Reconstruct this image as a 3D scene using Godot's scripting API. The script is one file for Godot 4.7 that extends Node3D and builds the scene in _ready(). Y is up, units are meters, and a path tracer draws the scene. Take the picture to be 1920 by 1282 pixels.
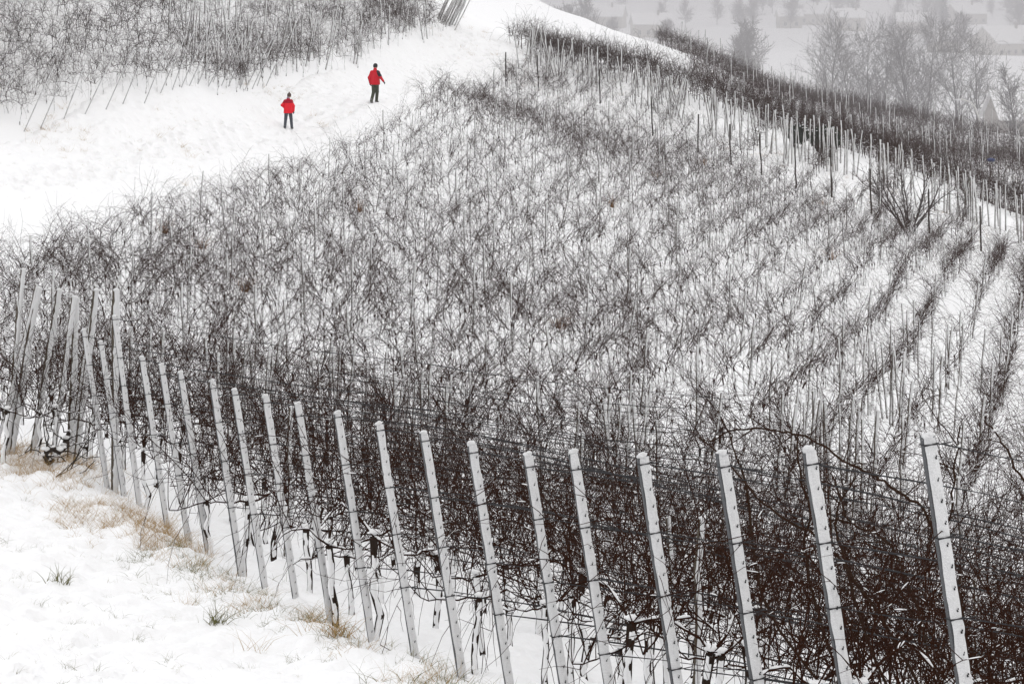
extends Node3D
# A snowed-in hillside vineyard on an overcast winter day, seen with a long lens.
# x is to the right, y up (0 = eye level), depth d = -z. All places are in metres.

var rng := RandomNumberGenerator.new()
var noise := FastNoiseLite.new()
var fine := FastNoiseLite.new()
var M := {}
var taken := {}

# ------------------------------------------------------------------ terrain
# surveyed heights: x, depth, height
const SURVEY := [
	# bank with the line of end posts
	[2.34, 12.7, -4.24], [1.95, 13.9, -4.50], [1.20, 16.2, -4.95], [0.08, 19.3, -5.43], [-0.73, 21.6, -5.68], [-1.60, 24.1, -5.93],
	[-2.42, 26.5, -6.17], [-3.30, 28.96, -6.38], [-4.00, 31.0, -6.52], [-4.85, 33.4, -6.66],
	[-3.85, 20.0, -5.37], [-2.7, 20.5, -5.50], [-1.5, 20.8, -5.56], [-4.8, 25.0, -5.80], [-6.4, 30.5, -6.12], [-7.1, 36.5, -6.62], [-5.8, 36.0, -6.72],
	[0.0, 8.0, -3.3], [-5.0, 12.0, -3.7], [5.0, 8.0, -3.9], [-10.0, 24.0, -5.0], [-12.0, 36.0, -5.7], [0.0, -6.0, -1.2], [-8.0, -2.0, -0.5], [9.0, -4.0, -3.8],
	# the rows behind it fall away to the right into the hollow
	[2.73, 23.5, -6.85], [6.0, 27.0, -8.0], [0.33, 33.5, -7.55], [5.8, 14.7, -5.55], [10.0, 20.0, -7.9], [14.0, 30.0, -9.5], [-8.5, 45.0, -7.5],
	# floor of the hollow and the facing field
	[-4.3, 44.0, -7.75], [-1.7, 42.0, -8.0], [1.6, 41.0, -8.25], [5.4, 41.0, -8.7], [9.0, 41.0, -9.3], [20.0, 50.0, -11.0],
	[0.0, 60.0, -8.6], [0.0, 80.0, -8.9], [0.0, 105.0, -8.3], [0.0, 125.0, -7.6], [0.0, 150.0, -6.7],
	[8.6, 58.0, -9.96], [16.4, 92.0, -11.4], [8.6, 80.0, -10.5], [11.1, 103.0, -10.5], [4.6, 68.0, -9.65],
	[20.8, 118.0, -12.5], [16.5, 122.0, -11.2], [12.2, 130.0, -10.1], [7.5, 142.0, -8.9], [1.6, 155.0, -7.25],
	[-12.4, 68.0, -8.1], [-11.6, 88.0, -8.1], [-8.5, 101.0, -8.05], [-5.8, 112.0, -7.4], [-2.9, 130.0, -6.8], [-9.0, 60.0, -8.0],
	[28.0, 80.0, -14.0], [32.0, 118.0, -15.0],
	# the path with the walkers
	[-15.7, 82.0, -7.4], [-17.7, 92.0, -6.6], [-13.2, 100.0, -6.88], [-9.66, 115.0, -6.94], [-6.27, 122.0, -6.03], [-2.0, 165.0, -4.43], [-0.5, 180.0, -4.2],
	# the upper vineyard climbs to the left
	[-18.6, 97.0, -6.0], [-11.2, 124.0, -5.4], [-8.7, 140.0, -5.15], [-4.2, 165.0, -4.15],
	[-20.4, 107.0, -1.3], [-17.0, 112.0, -1.3], [-12.7, 138.0, -1.6], [-5.5, 172.0, -2.0],
	[-24.0, 120.0, 5.8], [-15.0, 155.0, 5.0], [-28.0, 95.0, -1.0], [-40.0, 130.0, 12.0], [-30.0, 180.0, 12.0], [-22.0, 60.0, -5.0], [-60.0, 80.0, 10.0], [-60.0, 230.0, 18.0],
	# the crest of the spur, and the snow slope behind
	[1.4, 168.0, -5.2], [5.4, 160.0, -6.0], [10.3, 152.0, -7.4], [15.9, 147.0, -9.2], [20.9, 141.0, -10.7], [25.6, 136.0, -12.5],
	[-2.2, 190.0, -3.9], [0.9, 230.0, -2.7], [6.3, 225.0, -4.6], [10.6, 220.0, -6.2], [13.0, 220.0, -6.6], [-10.0, 240.0, 3.0], [5.6, 198.0, -5.2], [9.8, 200.0, -6.6],
	# the dip and the vineyard beyond
	[17.0, 168.0, -12.6], [26.0, 160.0, -15.2], [21.0, 200.0, -11.8], [23.0, 212.0, -12.0], [16.9, 248.0, -9.4], [22.0, 240.0, -11.2], [30.0, 270.0, -13.6], [34.8, 235.0, -14.2], [42.0, 225.0, -15.8], [33.0, 185.0, -14.9], [40.0, 140.0, -18.0],
	[-20.0, 320.0, -6.0], [15.0, 310.0, -16.0], [45.0, 310.0, -20.0], [80.0, 240.0, -22.0], [80.0, 120.0, -26.0],
]
const DEPTH_SCALE := 0.62
var rw := PackedFloat64Array()
var sx := PackedFloat64Array()
var sd := PackedFloat64Array()
var pl := [0.0, 0.0, 0.0]

func solve_terrain():
	var n := SURVEY.size()
	var m := n + 3
	var a := []
	for p in SURVEY:
		sx.append(p[0]); sd.append(p[1] * DEPTH_SCALE)
	for i in m:
		var row := PackedFloat64Array(); row.resize(m + 1)
		if i < n:
			for j in n:
				var r2 := (sx[i] - sx[j]) ** 2 + (sd[i] - sd[j]) ** 2
				row[j] = sqrt(r2) * r2 * 1e-4
			row[i] += 0.0005
			row[n] = 1.0; row[n + 1] = sx[i] * 0.01; row[n + 2] = sd[i] * 0.01
			row[m] = SURVEY[i][2]
		else:
			for j in n:
				row[j] = [1.0, sx[j] * 0.01, sd[j] * 0.01][i - n]
		a.append(row)
	for c in m:
		var best := c
		for r in range(c + 1, m):
			if absf(a[r][c]) > absf(a[best][c]): best = r
		var t = a[c]; a[c] = a[best]; a[best] = t
		var pr: PackedFloat64Array = a[c]
		var inv := 1.0 / pr[c]
		for r in range(c + 1, m):
			var rr: PackedFloat64Array = a[r]
			var k := rr[c] * inv
			if k != 0.0:
				for q in range(c, m + 1): rr[q] -= k * pr[q]
				a[r] = rr
	var x := PackedFloat64Array(); x.resize(m)
	for c in range(m - 1, -1, -1):
		var s: float = a[c][m]
		for q in range(c + 1, m): s -= a[c][q] * x[q]
		x[c] = s / a[c][c]
	rw = x.slice(0, n)
	for i in n: rw[i] *= 1e-4
	pl = [x[n], x[n + 1] * 0.01, x[n + 2] * 0.01]

const FAR_PROFILE := [[300.0, -19.0], [360.0, -25.0], [430.0, -27.5], [560.0, -27.0], [700.0, -22.0], [1000.0, -19.0], [1400.0, -9.0], [1800.0, 7.0]]

func far_height(x: float, d: float) -> float:
	var h: float = FAR_PROFILE[-1][1]
	for i in FAR_PROFILE.size() - 1:
		if d < FAR_PROFILE[i + 1][0]:
			var t: float = clampf((d - FAR_PROFILE[i][0]) / (FAR_PROFILE[i + 1][0] - FAR_PROFILE[i][0]), 0, 1)
			h = lerpf(FAR_PROFILE[i][1], FAR_PROFILE[i + 1][1], t)
			break
	return h - clampf(x, -150, 150) * 0.03 + noise.get_noise_2d(x * 0.03, d * 0.03) * 4.0

func ground(x: float, d: float) -> float:
	if d > 380.0: return far_height(x, d)
	var cx := clampf(x, -70.0, 95.0)
	var cd := clampf(d, -8.0, 325.0) * DEPTH_SCALE
	var s: float = pl[0] + pl[1] * cx + pl[2] * cd
	for i in rw.size():
		var ax := cx - sx[i]
		var ad := cd - sd[i]
		var r2 := ax * ax + ad * ad
		s += rw[i] * r2 * sqrt(r2)
	if d > 290.0:
		s = lerpf(s, far_height(x, d), smoothstep(290.0, 380.0, d))
	return s + noise.get_noise_2d(x * 0.7, d * 0.7) * 0.10

func at(x: float, d: float, up := 0.0) -> Vector3:
	return Vector3(x, ground(x, d) + up, -d)

# ------------------------------------------------------------------ mesh tools
class MB:
	var v := PackedVector3Array()
	var n := PackedVector3Array()
	var i := PackedInt32Array()
	var has_n := true

	func tube(p: PackedVector3Array, r: PackedFloat32Array, sides := 3, cap := false) -> void:
		var base := v.size()
		var m := p.size()
		var ref := Vector3(0.31, 0.17, 0.93)
		for k in m:
			var t := (p[mini(k + 1, m - 1)] - p[maxi(k - 1, 0)]).normalized()
			if absf(t.dot(ref)) > 0.95: ref = Vector3(0.93, 0.2, -0.3)
			var a := t.cross(ref).normalized()
			var b := t.cross(a)
			for s in sides:
				var ang := TAU * s / sides
				var o := a * cos(ang) + b * sin(ang)
				v.append(p[k] + o * r[k]); n.append(o)
		for k in m - 1:
			for s in sides:
				var q := base + k * sides + s
				var q2 := base + k * sides + (s + 1) % sides
				i.append_array([q, q + sides, q2, q2, q + sides, q2 + sides])
		if cap:
			for e in [0, m - 1]:
				var c := v.size()
				var t := (p[0] - p[1]).normalized() if e == 0 else (p[m - 1] - p[m - 2]).normalized()
				for s in sides:
					v.append(v[base + e * sides + s]); n.append(t)
				for s in range(1, sides - 1):
					if e == 0: i.append_array([c, c + s, c + s + 1])
					else: i.append_array([c, c + s + 1, c + s])

	func quad(a: Vector3, b: Vector3, c: Vector3, d: Vector3) -> void:
		var q := v.size()
		var nn := (c - a).cross(b - a).normalized()
		for w in [a, b, c, d]:
			v.append(w); n.append(nn)
		i.append_array([q, q + 1, q + 2, q, q + 2, q + 3])

	func tri(a: Vector3, b: Vector3, c: Vector3) -> void:
		var q := v.size()
		var nn := (c - a).cross(b - a).normalized()
		for w in [a, b, c]:
			v.append(w); n.append(nn)
		i.append_array([q, q + 1, q + 2])

	func box(c: Vector3, s: Vector3, basis := Basis()) -> void:
		var h := s * 0.5
		for f in [[Vector3.RIGHT, Vector3.UP, Vector3.BACK], [Vector3.LEFT, Vector3.UP, Vector3.FORWARD], [Vector3.UP, Vector3.BACK, Vector3.RIGHT], [Vector3.DOWN, Vector3.BACK, Vector3.LEFT], [Vector3.BACK, Vector3.RIGHT, Vector3.UP], [Vector3.FORWARD, Vector3.RIGHT, Vector3.DOWN]]:
			var q := v.size()
			for e in [[-1, -1], [1, -1], [1, 1], [-1, 1]]:
				v.append(c + basis * ((f[0] + f[1] * e[0] + f[2] * e[1]) * h)); n.append(basis * f[0])
			i.append_array([q, q + 2, q + 1, q, q + 3, q + 2])

	# a lumpy rounded clump
	func blob(c: Vector3, s: Vector3, seed_: int, rings := 5, sides := 7, rough := 0.25) -> void:
		var base := v.size()
		var r := RandomNumberGenerator.new(); r.seed = seed_
		for k in rings + 1:
			var th := PI * k / rings
			for j in sides:
				var ph := TAU * j / sides + k * 0.4
				var o := Vector3(sin(th) * cos(ph), cos(th), sin(th) * sin(ph))
				var g := 1.0 + (r.randf() - 0.5) * rough * (1.0 if k > 0 and k < rings else 0.0)
				v.append(c + o * s * g); n.append((o / s).normalized())
		for k in rings:
			for j in sides:
				var q := base + k * sides + j
				var q2 := base + k * sides + (j + 1) % sides
				i.append_array([q, q + sides, q2, q2, q + sides, q2 + sides])

	func merge(o: MB, t := Transform3D()) -> void:
		var base := v.size()
		for k in o.v.size():
			v.append(t * o.v[k]); n.append((t.basis * o.n[k]).normalized())
		for k in o.i: i.append(base + k)

	func to(am: ArrayMesh, mat: Material) -> ArrayMesh:
		if v.size() == 0: return am
		var arr := []
		arr.resize(Mesh.ARRAY_MAX)
		arr[Mesh.ARRAY_VERTEX] = v; arr[Mesh.ARRAY_NORMAL] = n; arr[Mesh.ARRAY_INDEX] = i
		am.add_surface_from_arrays(Mesh.PRIMITIVE_TRIANGLES, arr)
		am.surface_set_material(am.get_surface_count() - 1, mat)
		return am

	func mesh(mat: Material) -> ArrayMesh:
		return to(ArrayMesh.new(), mat)

func numbered(called: String) -> String:
	var k: int = taken.get(called, 0)
	taken[called] = k + 1
	return called if k == 0 else "%s_%03d" % [called, k]

func thing(called: String, label: String, category: String, where := Vector3.ZERO, group := "") -> Node3D:
	var o := Node3D.new()
	o.name = numbered(called)
	add_child(o)
	o.position = where
	o.set_meta("label", label); o.set_meta("category", category)
	if group: o.set_meta("group", group)
	return o

func part(called: String, mesh: Mesh, parent: Node3D, where := Vector3.ZERO) -> MeshInstance3D:
	var o := MeshInstance3D.new()
	o.name = called
	o.mesh = mesh
	o.position = where
	parent.add_child(o, true)
	return o

func structure(called: String, mesh: Mesh) -> MeshInstance3D:
	var o := part(called, mesh, self)
	o.set_meta("kind", "structure")
	return o

func crowd(called: String, mesh: Mesh, places: Array, parent: Node3D) -> MultiMeshInstance3D:
	var mm := MultiMesh.new()
	mm.transform_format = MultiMesh.TRANSFORM_3D
	mm.mesh = mesh
	mm.instance_count = places.size()
	for k in places.size(): mm.set_instance_transform(k, places[k])
	var o := MultiMeshInstance3D.new()
	o.name = called
	o.multimesh = mm
	o.set_meta("kind", "stuff")
	parent.add_child(o, true)
	return o

func inside(poly: PackedVector2Array, x: float, d: float) -> bool:
	return Geometry2D.is_point_in_polygon(Vector2(x, d), poly)

func rv(a: float) -> Vector3:
	return Vector3(rng.randfn(), rng.randfn(), rng.randfn()) * a

const ORD := ["first", "second", "third", "fourth", "fifth", "sixth", "seventh", "eighth", "ninth", "tenth", "eleventh", "twelfth", "thirteenth", "fourteenth", "fifteenth", "sixteenth", "seventeenth", "eighteenth", "nineteenth", "twentieth"]

# ------------------------------------------------------------------ materials
func speckle(freq: float, dark: float, octaves := 4, seed_ := 1) -> NoiseTexture2D:
	var f := FastNoiseLite.new()
	f.seed = seed_; f.frequency = freq; f.fractal_octaves = octaves
	var t := NoiseTexture2D.new()
	t.width = 512; t.height = 512; t.seamless = true; t.noise = f
	var g := Gradient.new()
	g.set_color(0, Color(dark, dark, dark)); g.set_color(1, Color(1, 1, 1))
	t.color_ramp = g
	return t

func mat(lin: Color, rough := 0.85, tex: Texture2D = null, scale := 1.0, bump: Texture2D = null, bump_cm := 0.0, spec := 0.3) -> StandardMaterial3D:
	var m := StandardMaterial3D.new()
	m.albedo_color = lin.linear_to_srgb()
	m.roughness = rough
	m.metallic_specular = spec
	if tex: m.albedo_texture = tex
	if bump:
		m.heightmap_enabled = true; m.heightmap_texture = bump; m.heightmap_scale = bump_cm
	if tex or bump:
		m.uv1_triplanar = true; m.uv1_world_triplanar = true
		m.uv1_scale = Vector3.ONE * scale
	return m

func make_materials():
	var grain := speckle(0.02, 0.0, 5, 3)
	var bark := speckle(0.03, 0.45, 4, 5)
	M.snow = mat(Color(0.77, 0.77, 0.775), 0.9, null, 0.9, grain, 1.2, 0.25)
	M.clump = mat(Color(0.77, 0.77, 0.775), 0.95, null, 6.0, grain, 0.5, 0.2)
	M.rime = mat(Color(0.76, 0.76, 0.765), 0.95, speckle(0.06, 0.8, 3, 9), 5.0, grain, 0.6, 0.2)
	M.twig = mat(Color(0.052, 0.0205, 0.0115), 0.8, bark, 4.0)
	M.trunk = mat(Color(0.045, 0.030, 0.022), 0.9, bark, 8.0)
	M.metal = mat(Color(0.15, 0.155, 0.165), 0.55, bark, 6.0)
	M.metal.metallic = 0.4
	M.wire = mat(Color(0.04, 0.04, 0.042), 0.8)
	M.dark = mat(Color(0.03, 0.03, 0.03), 0.8)
	M.wood = mat(Color(0.16, 0.135, 0.105), 0.9, bark, 5.0)
	M.dark_wood = mat(Color(0.06, 0.048, 0.038), 0.9, bark, 5.0)
	M.straw = mat(Color(0.34, 0.225, 0.10), 0.9)
	M.grass = mat(Color(0.13, 0.125, 0.05), 0.8)
	M.pale_grass = mat(Color(0.30, 0.27, 0.16), 0.9)
	M.ivy = mat(Color(0.022, 0.03, 0.018), 0.6)
	M.tree = mat(Color(0.075, 0.066, 0.064), 0.9)
	M.conifer = mat(Color(0.03, 0.04, 0.034), 0.9)
	M.red = mat(Color(0.48, 0.006, 0.018), 0.7)
	M.red_light = mat(Color(0.66, 0.010, 0.022), 0.7)
	M.red_dark = mat(Color(0.30, 0.004, 0.018), 0.7)
	M.black = mat(Color(0.018, 0.018, 0.02), 0.7)
	M.olive = mat(Color(0.040, 0.045, 0.028), 0.8)
	M.slate = mat(Color(0.055, 0.062, 0.075), 0.8)
	M.skin = mat(Color(0.5, 0.3, 0.22), 0.6)
	M.knit = mat(Color(0.20, 0.13, 0.11), 0.95, speckle(0.12, 0.2, 2, 8), 12.0)
	M.scarf = mat(Color(0.24, 0.22, 0.30), 0.95)
	M.boot = mat(Color(0.12, 0.115, 0.11), 0.8)
	M.wall = mat(Color(0.50, 0.48, 0.44), 0.9)
	M.wall_dark = mat(Color(0.30, 0.28, 0.26), 0.9)
	M.glass = mat(Color(0.05, 0.055, 0.06), 0.15, null, 1.0, null, 0.0, 0.5)
	M.frame = mat(Color(0.55, 0.54, 0.52), 0.7)
	M.tarp = mat(Color(0.025, 0.045, 0.13), 0.5)
	M.bramble = mat(Color(0.055, 0.030, 0.019), 0.7, bark, 6.0)
	M.leaf = mat(Color(0.20, 0.11, 0.05), 0.9)
	# dry bark, cloth and snow have no gloss
	for k in ["twig", "trunk", "bramble", "dark_wood", "wood", "tree", "straw", "grass", "pale_grass", "leaf", "red", "red_light", "red_dark", "olive", "slate", "black", "knit", "scarf", "conifer", "wire", "dark", "ivy"]:
		M[k].specular_mode = BaseMaterial3D.SPECULAR_DISABLED

# ------------------------------------------------------------------ start
func _ready():
	var cam := Camera3D.new()
	cam.projection = Camera3D.PROJECTION_FRUSTUM
	cam.near = 0.5; cam.far = 6000.0
	cam.size = 2.0 * 0.5 * 641.0 / 5000.0
	cam.frustum_offset = Vector2(0, -0.14 * 0.5)
	add_child(cam)
	cam.current = true

	var sky_mat := ProceduralSkyMaterial.new()
	sky_mat.sky_top_color = Color(0.845, 0.85, 0.86)
	sky_mat.sky_horizon_color = Color(0.90, 0.90, 0.905)
	sky_mat.sky_curve = 0.3
	sky_mat.ground_horizon_color = Color(0.80, 0.80, 0.81)
	sky_mat.ground_bottom_color = Color(0.78, 0.78, 0.79)
	sky_mat.sun_angle_max = 0.0
	sky_mat.sky_energy_multiplier = 1.0
	var env := Environment.new()
	env.background_mode = Environment.BG_SKY
	env.sky = Sky.new(); env.sky.sky_material = sky_mat
	env.tonemap_mode = Environment.TONE_MAPPER_LINEAR
	env.tonemap_exposure = 2.2
	env.fog_enabled = true
	env.fog_density = 0.0004
	env.fog_light_color = Color(0.97, 0.96, 0.97)
	env.volumetric_fog_enabled = true; env.volumetric_fog_density = 0.0
	env.sdfgi_enabled = true; env.ssao_enabled = true; env.ssil_enabled = true
	var we := WorldEnvironment.new()
	we.environment = env
	add_child(we)
	var sun := DirectionalLight3D.new()
	sun.light_energy = 0.16
	sun.light_angular_distance = 40.0
	sun.light_color = Color(1.0, 0.985, 0.97)
	sun.shadow_enabled = true
	sun.rotation_degrees = Vector3(-58, 25, 0)
	add_child(sun)

	rng.seed = 20240117
	noise.seed = 11; noise.frequency = 0.15; noise.fractal_octaves = 3
	fine.seed = 23; fine.frequency = 1.0; fine.fractal_octaves = 4
	make_materials()
	solve_terrain()
	print("terrain solved")
	build_ground()
	print("ground")
	build_mist()
	print("ground")
	build_vines()
	print("vines")
	build_end_posts()
	print("posts")
	build_stakes()
	print("posts")
	build_people()
	print("people")
	build_brambles()
	print("nature")
	build_grass()
	print("nature")
	build_old_vines()
	print("nature")
	build_shrubs()
	print("nature")
	build_trees()
	print("nature")
	build_houses()
	print("nature")

# ------------------------------------------------------------------ ground
const FOOTPRINTS := [[-3.55, 22.3], [-3.35, 21.75], [-3.45, 21.2], [-3.15, 20.75], [-3.75, 20.6], [-3.0, 20.3], [-3.9, 23.0], [-4.2, 23.6], [-3.7, 20.1], [-4.1, 24.6], [-4.5, 25.3], [-4.35, 26.2]]

func bank_height(x: float, d: float) -> float:
	var h := ground(x, d)
	h += fine.get_noise_2d(x * 1.1, d * 1.1) * 0.10 + fine.get_noise_2d(x * 3.7 + 40, d * 2.6) * 0.055 + fine.get_noise_2d(x * 9.0, d * 6.0 + 70) * 0.02
	# the lip of the bank just uphill of the posts, and little drifts against them
	var s_ := (-0.73 + 0.344 * (21.6 - d) - x) * 0.945
	h += 0.13 * exp(-(s_ - 0.55) * (s_ - 0.55) / 0.13)
	if absf(s_) < 0.5:
		for e in END_POSTS:
			var q: float = (x - e[0] - 0.33) ** 2 + (d - e[1]) ** 2
			if q < 0.2: h += 0.06 * exp(-q / 0.02)
	for f in FOOTPRINTS:
		var ax: float = (x - f[0]) / 0.085
		var ad: float = (d - f[1]) / 0.17
		var r := ax * ax + ad * ad
		if r < 4.0:
			h += -0.075 * exp(-r * r) + 0.018 * exp(-(r - 1.9) * (r - 1.9) * 3.0)
	return h

func sheet(xs: PackedFloat32Array, ds: PackedFloat32Array, spread: bool, high: Callable) -> ArrayMesh:
	var v := PackedVector3Array()
	var idx := PackedInt32Array()
	var nx := xs.size()
	for d in ds:
		for u in xs:
			var x := u * (14.0 + 0.30 * maxf(d, 0.0)) + 0.04 * d if spread else u
			v.append(Vector3(x, high.call(x, d), -d))
	for a in ds.size() - 1:
		for b in nx - 1:
			var q := a * nx + b
			idx.append_array([q, q + nx, q + 1, q + 1, q + nx, q + nx + 1])
	var n := PackedVector3Array(); n.resize(v.size())
	for a in ds.size():
		for b in nx:
			var q := a * nx + b
			var l := v[a * nx + maxi(b - 1, 0)]
			var r := v[a * nx + mini(b + 1, nx - 1)]
			var f := v[mini(a + 1, ds.size() - 1) * nx + b]
			var k := v[maxi(a - 1, 0) * nx + b]
			n[q] = (r - l).cross(f - k).normalized()
	var arr := []; arr.resize(Mesh.ARRAY_MAX)
	arr[Mesh.ARRAY_VERTEX] = v; arr[Mesh.ARRAY_NORMAL] = n; arr[Mesh.ARRAY_INDEX] = idx
	var am := ArrayMesh.new()
	am.add_surface_from_arrays(Mesh.PRIMITIVE_TRIANGLES, arr)
	am.surface_set_material(0, M.snow)
	return am

const PATH := [[-17.6, 84.0], [-13.7, 99.0], [-9.8, 113.0], [-6.9, 124.0], [-4.4, 145.0], [-2.0, 165.0], [-1.0, 176.0]]

func path_x(d: float) -> float:
	for i in PATH.size() - 1:
		if d < PATH[i + 1][0 + 1]:
			var t: float = (d - PATH[i][1]) / (PATH[i + 1][1] - PATH[i][1])
			return lerpf(PATH[i][0], PATH[i + 1][0], t)
	return PATH[-1][0]

func path_side(x: float, d: float) -> float:
	return absf(x - path_x(d))

func build_path(o: Node3D):
	# trodden snow of the path: two lines of footprints and softer old tracks
	var prints := []
	rng.seed = 17
	for trail in [[0.55, 85.0, 121.6], [-0.1, 85.0, 114.6], [-0.9, 85.0, 168.0], [1.2, 100.0, 168.0]]:
		var d: float = trail[1]
		var k := 0
		while d < trail[2]:
			var off: float = trail[0] * (1.0 - 0.3 * smoothstep(105.0, 120.0, d)) + 0.14 * (1 if k % 2 else -1) + rng.randfn() * 0.06 + 0.5 * noise.get_noise_1d(d * 2.0 + trail[0] * 90.0)
			prints.append([path_x(d) + off, d])
			d += 0.62; k += 1
	var bins := {}
	for p in prints:
		var key := int(p[1])
		for q in [key - 1, key, key + 1]:
			if not bins.has(q): bins[q] = []
			bins[q].append(p)
	var us := PackedFloat32Array(); var ds := PackedFloat32Array()
	for k in 74: us.append(-4.4 + k * 0.12)
	var dd := 85.5
	while dd < 170.0:
		ds.append(dd); dd += 0.16
	var v := PackedVector3Array(); var n := PackedVector3Array(); var idx := PackedInt32Array()
	var w := us.size()
	for d in ds:
		var cx := path_x(d)
		for u in us:
			var x := cx + u
			var h := ground(x, d) + fine.get_noise_2d(x * 0.7, d * 0.7) * 0.10 + fine.get_noise_2d(x * 2.4, d * 2.0 + 50) * 0.11
			for p in bins.get(int(d), []):
				var ax: float = (x - p[0]) / 0.13; var ad: float = (d - p[1]) / 0.20
				var r := ax * ax + ad * ad
				if r < 5.0: h += -0.16 * exp(-r * r * 0.7) + 0.04 * exp(-(r - 2.2) * (r - 2.2) * 2.0)
			var m := smoothstep(4.35, 3.5, absf(u)) * smoothstep(85.5, 87.5, d) * (1 - smoothstep(167.0, 169.5, d))
			v.append(Vector3(x, h - 0.4 * (1 - m), -d))
	n.resize(v.size())
	for a in ds.size():
		for b in w:
			n[a * w + b] = (v[a * w + mini(b + 1, w - 1)] - v[a * w + maxi(b - 1, 0)]).cross(v[mini(a + 1, ds.size() - 1) * w + b] - v[maxi(a - 1, 0) * w + b]).normalized()
			if a < ds.size() - 1 and b < w - 1:
				var q := a * w + b
				idx.append_array([q, q + w, q + 1, q + 1, q + w, q + w + 1])
	var arr := []; arr.resize(Mesh.ARRAY_MAX)
	arr[Mesh.ARRAY_VERTEX] = v; arr[Mesh.ARRAY_NORMAL] = n; arr[Mesh.ARRAY_INDEX] = idx
	var am := ArrayMesh.new()
	am.add_surface_from_arrays(Mesh.PRIMITIVE_TRIANGLES, arr)
	am.surface_set_material(0, M.snow)
	part("snow_path", am, o)

func build_ground():
	var xs := PackedFloat32Array()
	for k in 161: 
		var u := k / 80.0 - 1.0
		xs.append(u * (0.45 + 0.55 * u * u) * 2.0)
	var ds := PackedFloat32Array()
	var d := -7.0
	while d < 1760.0:
		ds.append(d)
		d += 0.7 if d < 60 else 0.9 if d < 180 else 2.0 if d < 330 else d * 0.03
	var o := structure("snow_ground", sheet(xs, ds, true, func(x, dd):
		var h := ground(x, dd)
		var m := smoothstep(-8.0, -7.0, x) * (1 - smoothstep(2.6, 3.4, x)) * smoothstep(14.5, 15.5, dd) * (1 - smoothstep(36.5, 37.5, dd))
		var pm := smoothstep(4.3, 3.3, path_side(x, dd)) * smoothstep(86.0, 88.0, dd) * (1 - smoothstep(166.0, 169.0, dd)) if dd > 84.0 and dd < 172.0 else 0.0
		return h - 0.22 * m - 0.3 * pm + fine.get_noise_2d(x * 0.5, dd * 0.5) * (0.05 + 0.11 * smoothstep(70.0, 90.0, dd)) + fine.get_noise_2d(x * 0.15 + 30, dd * 0.15) * 0.2 * smoothstep(75.0, 95.0, dd)))
	var bx := PackedFloat32Array()
	for k in 190: bx.append(-8.4 + k * 0.065)
	var bd := PackedFloat32Array()
	for k in 330: bd.append(14.0 + k * 0.073)
	var b := part("snow_bank", sheet(bx, bd, false, func(x, dd):
		var m := smoothstep(-8.4, -7.4, x) * (1 - smoothstep(2.9, 3.8, x)) * smoothstep(14.0, 15.0, dd) * (1 - smoothstep(37.0, 38.0, dd))
		return bank_height(x, dd) - 0.35 * (1 - m)), o)
	build_path(o)

func build_mist():
	# bank of valley mist beyond the far vineyard
	var f := FogVolume.new()
	f.name = "valley_mist"
	f.size = Vector3(900, 75, 1600)
	f.position = Vector3(120, -8, -987)
	var m := FogMaterial.new()
	m.density = 0.0015
	m.albedo = Color(0.97, 0.96, 0.97)
	f.material = m
	f.set_meta("kind", "stuff"); f.set_meta("label", "pale mist filling the valley behind the tall trees"); f.set_meta("category", "mist")
	add_child(f)

# ------------------------------------------------------------------ grapevines
# one vine: a crooked trunk, two fruiting canes tied along the row, and a tangle of unpruned shoots.
# The wind left snow on the side towards +z and on everything that lies flat.
func shoot(mb: MB, snow: MB, p: Vector3, dir: Vector3, length: float, segs: int, r0: float, droop: float, wiggle: float, sides: int, lat: int, snowy: float) -> void:
	var pts := PackedVector3Array([p])
	var rad := PackedFloat32Array([r0])
	var step := length / segs
	for k in segs:
		dir = (dir + rv(wiggle) + Vector3(0, -droop * (k + 1) / segs, 0)).normalized()
		p += dir * step * rng.randf_range(0.8, 1.2)
		if p.y < 0.12:
			p.y = 0.12
		pts.append(p); rad.append(r0 * (1.0 - 0.62 * (k + 1) / segs))
		if lat > 0 and k > 0 and rng.randf() < 0.25 * lat:
			var ld := (dir + rv(0.7)).normalized()
			shoot(mb, snow, p, ld, rng.randf_range(0.14, 0.5), 3, r0 * 0.62, 0.1, 0.22, sides, 0, 0.0)
		if snowy > 0.0 and (absf(dir.y) < 0.55 and rng.randf() < snowy):
			var q := pts[pts.size() - 2]
			var rr := r0 * rng.randf_range(0.45, 0.8)
			var f0 := rng.randf_range(0.0, 0.35); var f1 := f0 + rng.randf_range(0.3, 0.62)
			snow.tube(PackedVector3Array([q.lerp(p, f0) + Vector3(0, rr * 0.5, rr * 0.5), q.lerp(p, lerpf(f0, f1, 0.3)) + Vector3(0, rr, rr * 0.6), q.lerp(p, lerpf(f0, f1, 0.7)) + Vector3(0, rr * 0.9, rr * 0.6), q.lerp(p, f1) + Vector3(0, rr * 0.5, rr * 0.5)]), PackedFloat32Array([rr * 0.45, rr, rr * 0.9, rr * 0.4]), 4)
	mb.tube(pts, rad, sides)

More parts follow.
